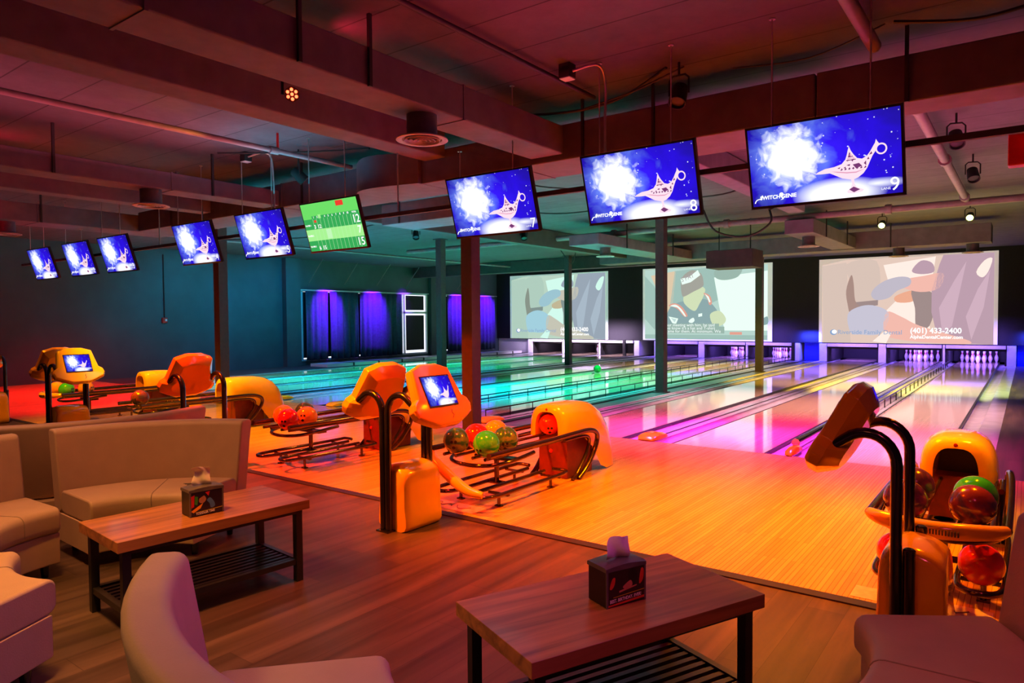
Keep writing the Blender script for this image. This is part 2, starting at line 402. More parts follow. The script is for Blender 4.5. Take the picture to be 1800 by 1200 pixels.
nose(-11.36, .22, 'orange nose at the foul line left of lane 4')

# ------------------------------------------------------------------ pin area
rowdy = .264
def make_pin():
    P = empty('bowling_pin', 'x', 'bowling pin')
    prof = [(.026, 0), (.03, .01), (.045, .06), (.058, .1), (.0605, .115), (.057, .15), (.045, .19), (.032, .225), (.0245, .25), (.0235, .262), (.0255, .29), (.031, .325), (.0325, .345), (.029, .365), (.018, .378), (.003, .381)]
    b = MB(); b.lathe(prof, n=16); b.build('pin_body', M['pinwhite'], P, sharp=80)
    b = MB(); b.lathe([(.0302, .231), (.0282, .238), (.0262, .246), (.0255, .25)], n=16); b.lathe([(.0247, .262), (.0258, .27), (.0268, .28)], n=16)
    b.build('neck_stripe', M['pinred'], P)
    return P
proto_pin = None
rows = [(0, 0, 'head pin at the front'), (-.152, 1, 'second-row left pin'), (.152, 1, 'second-row right pin'), (-.305, 2, 'third-row left pin'), (0, 2, 'third-row middle pin'), (.305, 2, 'third-row right pin'),
        (-.457, 3, 'back-row far left pin'), (-.152, 3, 'back-row pin left of centre'), (.152, 3, 'back-row pin right of centre'), (.457, 3, 'back-row far right pin')]
def pins(ln, sel=range(10)):
    global proto_pin
    x = lane_ctrs[ln - 1]
    for i in sel:
        dx, r, nm = rows[i]; loc = (x + dx, 26.02 + r * rowdy, .0005)
        lab = 'white bowling pin, %s on %s' % (nm, LW[ln - 1])
        if proto_pin is None:
            proto_pin = make_pin(); proto_pin.location = loc; proto_pin['label'] = lab; proto_pin['group'] = 'bowling pins standing on ' + LW[ln - 1]
        else: copy_thing(proto_pin, loc, lab, 'bowling pins standing on ' + LW[ln - 1])
pins(9); pins(8); pins(6); pins(5); pins(1, [6, 3]); pins(2, [6, 3])
for gi, g in enumerate(reversed(GP)):
    for k, c in enumerate(LC):
        n = gi * 3 + k + 1; x = c + g
        T = empty('pinsetter', 'pale-lipped pinsetter with a black pit ending ' + LW[n - 1], 'pinsetter', (x, YB - .1, 0))
        b = MB(); b.prism([(-.06, .598), (.06, .598), (.03, .5), (-.03, .5)], lambda a, z, d: (d, a, z), -.74, .74); b.build('lip', M['white'], T, smooth=False)
        b = MB(); b.box(-.72, .72, .1, .12, .43, .52); b.build('dark_apron', M['blackflat'], T, smooth=False)
        P = T; y_ = -(YB - .1)
        b = MB(); b.box(-.7, .7, 2.3, 2.34, .001, .6); b.build('pit_cushion', M['blackflat'], P, smooth=False)
        for s in (-1, 1):
            b = MB(); b.box(s * .735 - .02, s * .735 + .02, .06, 2.3, .001, .6); b.build('kickback', M['blackflat'], P, smooth=False)
    for x0, x1, nm in ((-4.6 + .77, -2.845 - .77, 'right of ' + LW[gi * 3]), (-2.845 + .765, -1.255 - .765, 'right of ' + LW[gi * 3 + 1]), (-1.255 + .765, -.27, 'right of ' + LW[gi * 3 + 2]), (-5.6, -4.6 - .765, 'left of ' + LW[gi * 3])):
        b = MB(); b.box(x0 + g, x1 + g, YB - .08, YB + 2.1, .006, .598); tag(b.build('pin_deck_partition', M['white'], smooth=False, bevel=.006), 'pale pin deck partition ' + nm, 'partition')
for x0, x1, nm in ((-6.14, -5.62, 'between lanes 6 and 7'), (-.25, 1.6, 'right of lane 9')):
    b = MB(); b.box(x0, x1, YB + .2, YB + .25, 0, .62); tag(b.build('blue_panel', M['bluepanel'], smooth=False), 'deep blue access panel under the black wall, ' + nm, 'panel')
b = MB(); b.box(XW + .02, -17.6, YB + .1, YB + .15, .0, .62); tag(b.build('access_panel', M['white'], smooth=False), 'white low access panel at the far left corner by lane 1', 'panel')
for x in (-6.38, -12.75):
    b = MB(); b.box(x - .05, x + .05, YB - .32, YB - .22, 0, .62); tag(b.build('short_post', M['blackflat'], smooth=False), 'short black post under the wall at the %s walkway end' % ('near' if x > -10 else 'far'), 'post')

# ------------------------------------------------------------------ columns
for x, y, lab, mt in ((-5.88, 7., 'nearest dark square steel column, standing at the foul line by the green ball rack', None), (-5.88, 12.9, 'dark column in the lane walkway in front of the middle projection screen', None),
                  (-5.88, 19.2, 'far dark column overlapping the right edge of the middle projection screen', None), (-11.85, 7.02, 'steel column behind the single orange console, left of the curtains', None),
                  (-11.85, 12.95, 'dark teal column just left of the nearest maroon column', None), (-11.85, 18.95, 'slim dark column in front of the left projection screen', None)):
    T = empty('steel_column', lab, 'column', (x, y, 0))
    b = MB(); b.box(-.09, .09, -.09, .09, .0, ZC); b.build('shaft', M['column'], T, smooth=False, bevel=.006)
    b = MB(); b.box(-.13, .13, -.13, .13, -.0, .015); b.build('base_plate', M['column'], T, smooth=False)
    b = MB(); b.box(-.13, .13, -.13, .13, ZC - .02, ZC); b.build('cap_plate', M['column'], T, smooth=False)

# ------------------------------------------------------------------ ducts, beams and pipes
def duct(name, x0, x1, y0, y1, z0, z1, label, cat='duct', m=None, seams=None, axis='y', bevel=.012, hang=None):
    b = MB(); b.box(x0, x1, y0, y1, z0, z1)
    T = empty(name, label, cat, ((x0 + x1) / 2, (y0 + y1) / 2, z0))
    o = b.build('casing', m or M['duct'], T, smooth=False, bevel=bevel)
    for v in o.data.vertices: v.co -= Vector(T.location)
    a0, a1 = (y0, y1) if axis == 'y' else (x0, x1)
    k = a0 + 1.3
    while seams and k < a1 - .2:
        s = MB()
        if axis == 'y': s.box(x0 - .006, x1 + .006, k, k + .02, z0 - .006, z1 + .006)
        else: s.box(k, k + .02, y0 - .006, y1 + .006, z0 - .006, z1 + .006)
        q = s.build('seam_flange', m or M['duct'], T, smooth=False)
        for v in q.data.vertices: v.co -= Vector(T.location)
        k += seams
    if name == 'air_duct':
        hs = hang if hang is not None else ([(x1 + .01, y0 + (y1 - y0) * q) for q in (.25, .75)] if axis == 'y' else [(x0 + (x1 - x0) * q, y0 - .01) for q in (.2, .8)])
        for hx, hy in hs:
            s = MB(); s.box(hx - .012, hx + .012, hy - .012, hy + .012, z0, ZC); q = s.build('hanger_strap', M['cable'], T, smooth=False)
            for v in q.data.vertices: v.co -= Vector(T.location)
    return T
duct('air_duct', -3.87, -3.50, -2., 5.53, 3.03, 3.29, 'large rectangular duct running overhead from upper left to the main duct', seams=2.4, hang=[(-3.49, 2.6), (-3.49, 3.15)])
duct('air_duct', -8.25, -7.9, -2., 5.53, 3.0, 3.2, 'narrow duct with a round diffuser, meeting the main duct at the left', seams=2.4, hang=[(-7.89, 2.9), (-7.89, 4.6)])
duct('air_duct', -12.4, -11.8, -2., 6.2, 2.98, 3.25, 'red-lit duct at the far left turning into the main cross duct', seams=2.4)
duct('air_duct', -11.79, -6.35, 5.55, 6.2, 2.98, 3.29, 'left part of the main duct crossing behind the hanging televisions', seams=2.6, axis='x')
duct('air_duct', -5.35, -1.3, 5.55, 6.2, 2.98, 3.31, 'middle part of the main duct above the second-largest televisions', seams=2.6, axis='x', hang=[(-2.6, 5.54), (-3.3, 5.54)])
duct('air_duct', -1.29, 3., 5.55, 5.93, 2.98, 3.31, 'right part of the main duct above the largest television', axis='x', hang=[(-.7, 5.54)])
# curved elbow between beam B and main duct
b = MB(); R_ = []
for k in range(9):
    t = k / 8; x = -6.35 + 1.0 * t; yy = 5.55 + .0 * t; drop = .12 * math.sin(PI * t)
    R_.append([(x, yy - .05 - .25 * math.sin(PI * t), 2.98 - drop * .3), (x, 6.2, 2.98), (x, 6.2, 3.3), (x, yy - .05 - .25 * math.sin(PI * t), 3.3)])
b.rings(R_); tag(b.build('duct_elbow', M['duct'], sharp=50), 'bulging curved duct transition in front of the teal-lit ceiling gap', 'duct')
duct('ceiling_beam', -5.25, -4.95, -2., 5.5, 3.2, 3.49, 'deep dark beam running overhead beside the large duct', 'beam', M['duct'])
duct('ceiling_beam', -9.75, -9.5, -2., 5.5, 3.06, 3.49, 'dark beam overhead between the diffuser duct and the red-lit duct', 'beam', M['duct'])
duct('air_duct', -9.6, -.62, 17., 17.6, 2.98, 3.36, 'long far duct crossing above the projection screens', seams=3., axis='x')
duct('air_duct', -7.6, -6.9, 12.2, 16.98, 2.98, 3.2, 'short branch duct with a diffuser near the left of the far duct')
duct('air_duct', -3.6, -3.1, 13.2, 16.98, 3.0, 3.25, 'short branch duct with a diffuser left of the yellow spotlights')
duct('air_duct', -8.2, -6.2, 7.6, 8.3, 2.98, 3.3, 'dark duct box between the green score screen and the lane 7 television', axis='x')
duct('ceiling_beam', -8.9, -8.7, 6.3, 16.9, 3.1, 3.49, 'dark beam running to the back above lane 5', 'beam', M['ductdark'])
duct('ceiling_beam', -3.2, -2.95, 6.3, 12., 3.2, 3.49, 'short pinkish beam behind the lane 8 television', 'beam', M['duct'])
duct('ceiling_beam', -19.2, -6.1, 19.4, 19.7, 3.1, 3.49, 'far dark cross beam near the projection wall', 'beam', M['ductdark'], axis='x')
PB = duct('projector_box', -5.35, -4.4, 13.9, 14.6, 2.5, 2.86, 'dark suspended box in front of the middle projection screen', 'box', M['ductdark'])
for x in (-5.2, -4.55):
    b = MB(); b.tube([(x + 4.875, 0, .36), (x + 4.875, 0, 1.0)], .012); b.build('hanger_rod', M['cable'], PB)

def diffuser(x, y, z, label):
    T = empty('ceiling_diffuser', label, 'air diffuser', (x, y, z), group='round air diffusers under the ducts')
    b = MB(); b.lathe([(.115, -.16), (.115, .0)], n=28); b.build('drum', M['drum'], T)
    b = MB(); b.lathe([(.12, -.155), (.19, -.175), (.195, -.185), (.18, -.19), (.15, -.182), (.145, -.17), (.1, -.17)], n=32)
    for r in (.12, .085, .05, .02): b.lathe([(r, -.17), (r + .012, -.192), (r + .016, -.19), (r + .006, -.168)], n=28)
    b.build('grille', M['diff'], T, sharp=40)
diffuser(-3.68, 3.83, 3.03, 'large round diffuser under the overhead duct at the top centre')
diffuser(-8.07, 3.95, 3.0, 'round diffuser under the narrow duct at the upper left')
diffuser(-12.1, 3.8, 2.98, 'red-lit round diffuser at the far left edge')
diffuser(-3.35, 13.9, 3.0, 'round diffuser under the branch duct left of the yellow spotlights')
diffuser(-.95, 17.3, 2.98, 'round diffuser under the right end of the far duct')
diffuser(-2.3, 17.3, 2.98, 'round diffuser under the far duct above the right projection screen')
diffuser(-7.2, 13.0, 2.98, 'round diffuser under the branch duct near the near column row')

def pipe(path, r, name, label, m=None, cat='pipe', n=10, couplings=()):
    T = empty(name, label, cat, path[0])
    o = Vector(path[0])
    b = MB(); b.tube([Vector(p) - o for p in path], r, n); b.build('run', m or M['pipe'], T, sharp=60)
    for c in couplings:
        c0 = Vector(path[0]).lerp(Vector(path[-1]), c) - o; d = (Vector(path[-1]) - Vector(path[0])).normalized() * .05
        b = MB(); b.tube([c0 - d, c0 + d], r * 1.45, n); b.build('coupling', m or M['pipe'], T, sharp=60)
    return T
pipe([(-6.44, -2, 3.3), (-6.44, 5.5, 3.3)], .028, 'sprinkler_pipe', 'long thin pipe lit orange in its middle at the upper left', couplings=(.1, .86))
pipe([(-6.44, 4.5, 3.33), (-6.44, 4.5, 3.49)], .014, 'fire_sprinkler', 'small upright sprinkler on the orange-lit pipe', M['red'], 'sprinkler')
pipe([(-.88, 1., 3.36), (-.88, 5.4, 3.36)], .045, 'sprinkler_pipe', 'pink pipe overhead at the top right above the lane 9 television', couplings=(.5,))
pipe([(-.83, 6.3, 3.36), (-.83, 13.4, 3.36)], .05, 'sprinkler_pipe', 'pink pipe running away behind the lane 9 television to the far cross pipe', couplings=(.12, .5, .95))
pipe([(3., 13.45, 3.32), (-13.5, 13.45, 3.32)], .06, 'sprinkler_pipe', 'thick cross pipe spanning the room before the far duct', couplings=(.18, .3, .47, .62))
pipe([(-11., -2, 3.42), (-11., 6.0, 3.42)], .03, 'sprinkler_pipe', 'red-lit pipe above the far left duct', couplings=(.8,))
pipe([(-3.1, -2, 3.44), (-3.1, 5.4, 3.44)], .02, 'conduit', 'dark conduit on the ceiling right of the large duct', M['cable'], 'conduit')
pipe([(-14.5, 7.2, 3.3), (-14.5, 22, 3.3)], .03, 'sprinkler_pipe', 'thin pipe above the window-side lanes')
b = MB(); b.box(-15.3, 3., 5.03, 5.07, 2.56, 2.6)
TB = tag(b.build('mounting_bar', M['ductdark'], smooth=False), 'long dark square bar passing behind the row of hanging televisions', 'bar')
for i, x in enumerate((-10.1, -5.2, .2)):
    b = MB(); b.tube([(x, 5.05, 2.6), (x, 5.05, ZC)], .008, 6); b.build('hanger', M['rod'], TB)
for x, y, z0, lab in ((.1, 5.0, 3.25, 'short strap hanging at the top right corner'),):
    b = MB(); b.box(x - .012, x + .012, y - .012, y + .012, z0, ZC); tag(b.build('ceiling_hanger', M['cable'], smooth=False), 'dark vertical ' + lab, 'hanger')
# cables
def cable(pts, r, label):
    b = MB(); b.tube(smoothpath(pts, 6), r, 6); return tag(b.build('cable', M['cable']), label, 'cable')
cable([(-4.4, 5.4, 3.495), (-3.4, 5.45, 3.38), (-2.9, 5.5, 3.42), (-2.35, 5.25, 3.495)], .012, 'black cable bundle sagging above the main duct near the spotlight')
cable([(-3.2, 5.4, 3.36), (-2.7, 5.35, 3.4), (-2.2, 5.25, 3.47)], .008, 'thin black cable beside the bundle above the main duct')
cable([(-1.9, 5.5, 3.46), (-1.3, 5.4, 3.38), (-.8, 5.3, 3.46)], .006, 'thin cable swagging on the ceiling above the lane 9 television')
cable([(-.75, 5.3, 3.46), (-.3, 5.35, 3.38), (.1, 5.4, 3.42), (1., 5.4, 3.47)], .012, 'black cable drooping onto the right part of the main duct')
cable([(-7.6, 4.5, 3.45), (-7.0, 4.8, 3.42), (-6.5, 5.2, 3.44), (-5.9, 5.3, 3.4)], .01, 'black cable crossing the teal-lit ceiling gap')
cable([(-6.0, 8.0, 3.495), (-5.5, 8.3, 3.36), (-4.6, 8.6, 3.3), (-3.5, 8.3, 3.42), (-3.4, 8.3, 3.495)], .01, 'sagging cable behind the lane 7 television')
cable([(-7.6, 10.5, 3.495), (-6.4, 10.2, 3.3), (-5, 10.6, 3.4), (-3.7, 10.3, 3.34), (-3.3, 10.4, 3.495)], .012, 'looping cable on the ceiling below the lane 8 television')
cable([(-2.6, 9., 3.495), (-2.0, 9.1, 3.36), (-1.4, 9.15, 3.4), (-1.0, 9.2, 3.495)], .01, 'cable looping to the right of the lane 9 television')
cable([(-4.9, 12.6, 3.495), (-4.7, 12.7, 3.1), (-4.2, 12.9, 2.98), (-3.8, 13., 3.2), (-3.85, 13.1, 3.495)], .02, 'thick bundled cable hanging beside the suspended box')
cable([(-9.8, 15.0, 3.495), (-9.5, 15.1, 3.05), (-9.3, 15.1, 2.9), (-9.2, 15.2, 3.495)], .01, 'loose cable dangling in front of the left projection screen wall')
cable([(-16, 9., 3.45), (-13, 10., 3.38), (-10, 9.6, 3.44), (-8.8, 10, 3.42)], .012, 'long cable over the left lanes')
cable([(-8.9, 5.02, 3.495), (-8.86, 5.022, 2.62)], .006, 'thin cable dropping to the lane 4 television')
# junction box with flexible conduit (top centre) and its twin at left
def jbox(x, y, pts, label):
    T = empty('junction_box', label, 'junction box', (x, y, ZC - .11))
    b = MB(); b.box(-.05, .05, -.05, .05, .0, .11); b.build('box', M['boxside'], T, smooth=False, bevel=.004)
    b = MB(); b.box(-.045, .045, -.045, .045, -.006, 0); b.build('cover_plate', M['white'], T, smooth=False)
    b = MB(); b.tube(smoothpath([Vector(p) - Vector((x, y, ZC - .11)) for p in pts], 6), .011, 8); b.build('flexible_conduit', M['rod'], T)
jbox(-2.95, 4.72, [(-2.9, 4.72, 3.44), (-2.72, 4.8, 3.47), (-2.72, 4.92, 3.36), (-2.74, 4.95, 3.1), (-2.74, 4.95, 2.82)], 'small box with a pale flexible conduit curling down to the lane 8 television')
jbox(-7.5, 4.8, [(-7.45, 4.8, 3.44), (-7.2, 4.85, 3.46), (-7.2, 4.95, 3.36), (-7.2, 4.97, 2.82)], 'small box with a conduit curling down to the lane 5 television')

# par-can spotlights
def parcan(x, y, z, tilt, az, label, glow=None, s=1.):
    T = empty('spotlight', label, 'spotlight', (x, y, z), az, group=None)
    Rm = Matrix.Rotation(tilt, 3, 'X')
    def tr(o):
        for v in o.data.vertices: v.co = Rm @ v.co
    b = MB(); b.lathe([(.035 * s, .09 * s), (.06 * s, .07 * s), (.07 * s, -.09 * s), (.062 * s, -.09 * s), (.055 * s, -.06 * s)], n=16); o = b.build('can', M['blackflat'], T, sharp=50); tr(o)
    b = MB(); b.lathe([(.054 * s, -.07 * s), (.004, -.075 * s)], n=16); o = b.build('lens', glow or M['boxside'], T); tr(o)
    b = MB(); b.tube([(-.08 * s, 0, 0), (-.08 * s, 0, .12 * s), (-.05 * s, 0, .15 * s), (.05 * s, 0, .15 * s), (.08 * s, 0, .12 * s), (.08 * s, 0, 0)], .008, 6); b.tube([(0, 0, .15 * s), (0, 0, ZC - z)], .01, 6); b.build('yoke', M['blackflat'], T)
    return T
GL = {k: emis('lamp ' + k, c, s) for k, c, s in (('red', (1., .02, .01), 6.), ('yellow', (.9, 1., .25), 14.), ('cyan', (.1, .8, 1.), 3.), ('none', (.02, .02, .02), .3))}
parcan(-2.23, 5.22, 3.25, -.5, 0, 'black spotlight hanging above the main duct near the top centre')
parcan(-6.9, 5.1, 3.2, -.8, 2.6, 'black spotlight with a faint cyan lens over the teal-lit gap', GL['cyan'])
parcan(-.88, 15.2, 3.3, -1.1, 0, 'glowing yellow spotlight nearest the right edge', GL['yellow'])
parcan(-2.31, 15.2, 3.28, -1.1, 0, 'glowing yellow spotlight left of the other yellow one', GL['yellow'])
parcan(-2.3, 8.6, 3.2, -.6, .5, 'dark spotlight between the lane 8 and lane 9 televisions', s=1.2)
parcan(-4.0, 9.8, 3.2, -.6, .3, 'dark spotlight low behind the lane 8 television')
parcan(-3.1, 10.6, 3.2, -.6, 1.3, 'dark spotlight left of the diffuser branch duct')
parcan(-5.0, 8.8, 3.25, -.6, -.3, 'dark spotlight right of the lane 7 television')
parcan(-.6, 8.2, 3.25, -.6, .3, 'dark spotlight beside the pink pipe, upper of two')
parcan(-.58, 10.4, 3.25, -.6, .3, 'dark spotlight beside the pink pipe, lower of two')
parcan(-8.6, 12.0, 3.25, -.6, .8, 'dark spotlight far over lane 5')
parcan(-10.2, 10.4, 3.25, -.6, .8, 'dark spotlight over lane 4')
parcan(-13.2, 6.6, 3.2, -.7, 2., 'dark spotlight over the window-side lanes near the lane 2 television')
# red LED cluster light
T = empty('led_par_light', 'glowing red cluster light hanging beside the large duct', 'stage light', (-4.42, 3.22, 3.18))
b = MB()
N_ = Vector((4.42, -3.22, -1.68)).normalized(); U_ = N_.orthogonal().normalized(); V_ = N_.cross(U_)
b.tube([-N_ * .1, Vector((0, 0, 0))], .055, 16); b.build('housing', M['blackflat'], T)
b = MB()
for q in range(7):
    c_ = Vector((0, 0, 0)) if q == 6 else (U_ * math.cos(q * PI / 3) + V_ * math.sin(q * PI / 3)) * .034
    b.sphere(c_ + N_ * .004, .012, 10, 6)
b.build('led_lenses', emis('red led', (1., .06, .02), 10), T)
b = MB(); b.tube([(-.06, -.04, 0), (-.06, -.04, ZC - 3.18)], .01, 6); b.build('bracket', M['blackflat'], T)
# red box fixture at right edge
T = empty('emergency_light', 'red box with a small glowing lamp at the right edge under the ceiling', 'light fixture', (-.0, 6.0, 2.53))
b = MB(); b.box(-.13, .16, -.06, .06, 0, .26); b.build('housing', M['red'], T, smooth=False, bevel=.01)
b = MB(); b.sphere((-.0, -.065, .15), .022, 12, 8); b.build('lamp', GL['red'], T)
b = MB(); b.tube([(0, 0, .26), (0, 0, .97)], .01, 6); b.build('stem', M['cable'], T)

for k, nm in enumerate(('nearest', 'second', 'third', 'fourth', 'fifth', 'farthest')):
    y = 14.6 + k * 1.5
    b = MB(); b.tube([(XW + .002, y, 2.75), (XW + .75, y, 3.5)], .014, 6)
    tag(b.build('wall_brace', M['pipe']), 'slanted thin brace between left wall and ceiling, %s of six over the curtains' % nm, 'brace', 'slanted braces above the curtains')
# fire alarm boxes + conduit
for y, lab in ((9.73, 'small red and white alarm box on the dark left wall'), (20.7, 'small red alarm box on the pier between the two windows')):
    T = empty('alarm_box', lab, 'alarm', (XW + (.0 if y < 15 else .15) - .002, y, 1.45))
    b = MB(); b.box(0, .05, -.07, .07, 0, .15); b.build('case', M['red'], T, smooth=False, bevel=.006)
    b = MB(); b.box(.05, .06, -.0, .05, .05, .11); b.build('strobe', M['white'], T, smooth=False)
    if y < 15:
        b = MB(); b.tube([(.02, 0, .15), (.02, 0, 1.9)], .015, 6); b.build('conduit', M['cable'], T)

# ------------------------------------------------------------------ screens
def genie_mat():
    m = bpy.data.materials.new('lamp screen picture'); m.use_nodes = True; nt = m.node_tree; L = nt.links.new
    nt.nodes.remove(nt.nodes['Principled BSDF']); em = nt.nodes.new('ShaderNodeEmission'); L(em.outputs[0], nt.nodes['Material Output'].inputs[0])
    uv = nt.nodes.new('ShaderNodeTexCoord'); U = uv.outputs['UV']
    def math_(op, a, b_=None, clamp=False):
        n = nt.nodes.new('ShaderNodeMath'); n.operation = op; n.use_clamp = clamp
        for i, x in enumerate((a, b_)):
            if x is None: continue
            if isinstance(x, (int, float)): n.inputs[i].default_value = x
            else: L(x, n.inputs[i])
        return n.outputs[0]
    sep = nt.nodes.new('ShaderNodeSeparateXYZ'); L(U, sep.inputs[0]); u, v = sep.outputs[0], sep.outputs[1]
    def noise(scale, det=5, dist=0.):
        mp = nt.nodes.new('ShaderNodeMapping'); mp.inputs['Scale'].default_value = (1.78, 1, 1); L(U, mp.inputs[0])
        n = nt.nodes.new('ShaderNodeTexNoise'); n.inputs['Scale'].default_value = scale; n.inputs['Detail'].default_value = det; n.inputs['Distortion'].default_value = dist
        L(mp.outputs[0], n.inputs['Vector']); return n.outputs['Fac']
    def blob(cx, cy, rx, ry, pw=1.):
        dx = math_('DIVIDE', math_('SUBTRACT', u, cx), rx); dy = math_('DIVIDE', math_('SUBTRACT', v, cy), ry)
        d = math_('SQRT', math_('ADD', math_('MULTIPLY', dx, dx), math_('MULTIPLY', dy, dy)))
        return d
    nz = noise(7, 7, .8); nz2 = noise(3.2, 6, .5)
    d = blob(.29, .6, .22, .4)
    d = math_('ADD', d, math_('MULTIPLY', math_('SUBTRACT', nz, .5), 1.3))
    core = math_('MULTIPLY', math_('SUBTRACT', 1.02, d), 2.2, True)
    d2 = math_('ADD', blob(.28, .6, .36, .62), math_('MULTIPLY', math_('SUBTRACT', nz2, .5), 1.8))
    halo = math_('MULTIPLY', math_('SUBTRACT', 1.0, d2), .75, True)
    # neck of the smoke to the spout
    tx = math_('SUBTRACT', u, .36); line = math_('ABSOLUTE', math_('ADD', math_('SUBTRACT', v, .45), math_('MULTIPLY', tx, 1.1)))
    inr = math_('MULTIPLY', math_('LESS_THAN', u, .46), math_('GREATER_THAN', u, .3))
    neck = math_('MULTIPLY', math_('MULTIPLY', math_('SUBTRACT', math_('MULTIPLY', math_('SUBTRACT', .5, u), .55), line), 22, True), inr)
    fl = blob(.6, .06, .3, .2); floorg = math_('MULTIPLY', math_('SUBTRACT', 1.05, fl), 2., True)
    fl2 = blob(.85, .14, .2, .07); floorg2 = math_('MULTIPLY', math_('SUBTRACT', 1., fl2), .9, True)
    vo = nt.nodes.new('ShaderNodeTexVoronoi'); vo.inputs['Scale'].default_value = 15
    mp = nt.nodes.new('ShaderNodeMapping'); mp.inputs['Scale'].default_value = (1.78, 1, 1); L(U, mp.inputs[0]); L(mp.outputs[0], vo.inputs['Vector'])
    star = math_('MULTIPLY', math_('SUBTRACT', .16, vo.outputs['Distance']), 14, True)
    star = math_('MULTIPLY', star, math_('GREATER_THAN', noise(5.3, 2), .46)); star = math_('MULTIPLY', star, math_('GREATER_THAN', v, .25))
    w = math_('MAXIMUM', math_('MAXIMUM', core, neck), math_('MAXIMUM', math_('MAXIMUM', floorg, floorg2), math_('MULTIPLY', star, .75)))
    # background blue ramp
    cr = nt.nodes.new('ShaderNodeValToRGB'); cr.color_ramp.elements[0].color = (.01, .006, .1, 1); cr.color_ramp.elements[1].color = (.035, .01, .85, 1)
    e = cr.color_ramp.elements.new(.5); e.color = (.02, .005, .62, 1)
    vig = math_('SUBTRACT', 1.12, blob(.5, .5, .72, .8)); L(math_('MULTIPLY', vig, math_('ADD', nz2, .35), True), cr.inputs[0])
    m1 = nt.nodes.new('ShaderNodeMix'); m1.data_type = 'RGBA'; L(halo, m1.inputs[0]); L(cr.outputs[0], m1.inputs[6]); m1.inputs[7].default_value = (.22, .38, 1, 1)
    m2 = nt.nodes.new('ShaderNodeMix'); m2.data_type = 'RGBA'; L(w, m2.inputs[0]); L(m1.outputs[2], m2.inputs[6]); m2.inputs[7].default_value = (.93, .95, 1, 1)
    L(m2.outputs[2], em.inputs[0]); em.inputs[1].default_value = 1.25
    return m
M['genie'] = genie_mat()
M['lampA'] = emis('lamp drawing light', (1., .74, .86), 1.05); M['lampB'] = emis('lamp drawing dark', (.28, .06, .25), .7); M['lampC'] = emis('lamp drawing mid', (.9, .42, .6), .9)
M['lampH'] = emis('lamp handle hole', (.03, .01, .6), 1.2); M['ledwhite'] = emis('screen white', (1, 1, 1), 1.2)

LAMP = [(.455, .33), (.47, .352), (.52, .385), (.58, .395), (.63, .42), (.655, .47), (.665, .52), (.672, .57), (.681, .625), (.692, .57), (.708, .52), (.73, .47), (.76, .455), (.79, .48), (.812, .53), (.832, .59), (.843, .62), (.85, .665), (.86, .63), (.868, .61), (.855, .57), (.842, .52), (.825, .475), (.81, .42), (.79, .34), (.765, .28), (.73, .235), (.705, .22), (.705, .17), (.72, .12), (.765, .085), (.755, .06), (.7, .045), (.66, .055), (.655, .08), (.68, .12), (.69, .17), (.685, .22), (.63, .245), (.585, .29), (.55, .325), (.5, .325)]
def screen_picture(parent, fn, eps, w, h):
    """fn(u,v,d)->xyz ; small raised layers in front of the display surface"""
    b = MB(); b.flat(LAMP, lambda a, c: fn(a, c, eps))
    for k in range(24):
        q = [(.88 + r * .036 * math.cos(a), .545 + r * .068 * math.sin(a)) for a, r in ((k * PI / 12, 1), ((k + 1) * PI / 12, 1), ((k + 1) * PI / 12, .72), (k * PI / 12, .72))]
        b.flat(q, lambda a, c: fn(a, c, eps))
    b.build('lamp_drawing', M['lampA'], parent, smooth=False)
    b = MB()
    for p in ([(.672, .49), (.69, .49), (.683, .56)], [(.664, .455), (.675, .47), (.67, .44)], [(.69, .46), (.712, .47), (.7, .435)], [(.70, .40), (.74, .41), (.76, .37), (.72, .35)],
              [(.66, .40), (.685, .41), (.68, .385)], [(.60, .375), (.62, .385), (.615, .365)], [(.64, .37), (.655, .385), (.655, .36)], [(.79, .44), (.8, .47), (.806, .44)], [(.805, .49), (.82, .53), (.825, .50)],
              [(.67, .1), (.7, .13), (.74, .09), (.70, .06)], [(.77, .40), (.785, .43), (.785, .37)]):
        b.flat(p, lambda a, c: fn(a, c, eps * 2), 0)
    b.flat([(.56, .345), (.6, .335), (.66, .315), (.72, .31), (.78, .335), (.72, .295), (.66, .3), (.6, .322)], lambda a, c: fn(a, c, eps * 2), 1)
    
    for q in range(5): b.flat([(.672 - .006 * q + .012, .50 + .02 * (2 - q)), (.688 + .008 * q, .505 + .02 * (2 - q)), (.69 + .008 * q, .495 + .02 * (2 - q)), (.684 - .006 * q, .49 + .02 * (2 - q))], lambda a, c: fn(a, c, eps * 2), q % 2)
    for q in range(7): b.flat([(.62 + .025 * q, .355 - .004 * abs(q - 3)), (.63 + .025 * q, .37), (.636 + .025 * q, .35), (.626 + .025 * q, .34)], lambda a, c: fn(a, c, eps * 2), 0)
    b.build('lamp_ornament', [M['lampB'], M['lampC'], M['lampH']], parent, smooth=False)

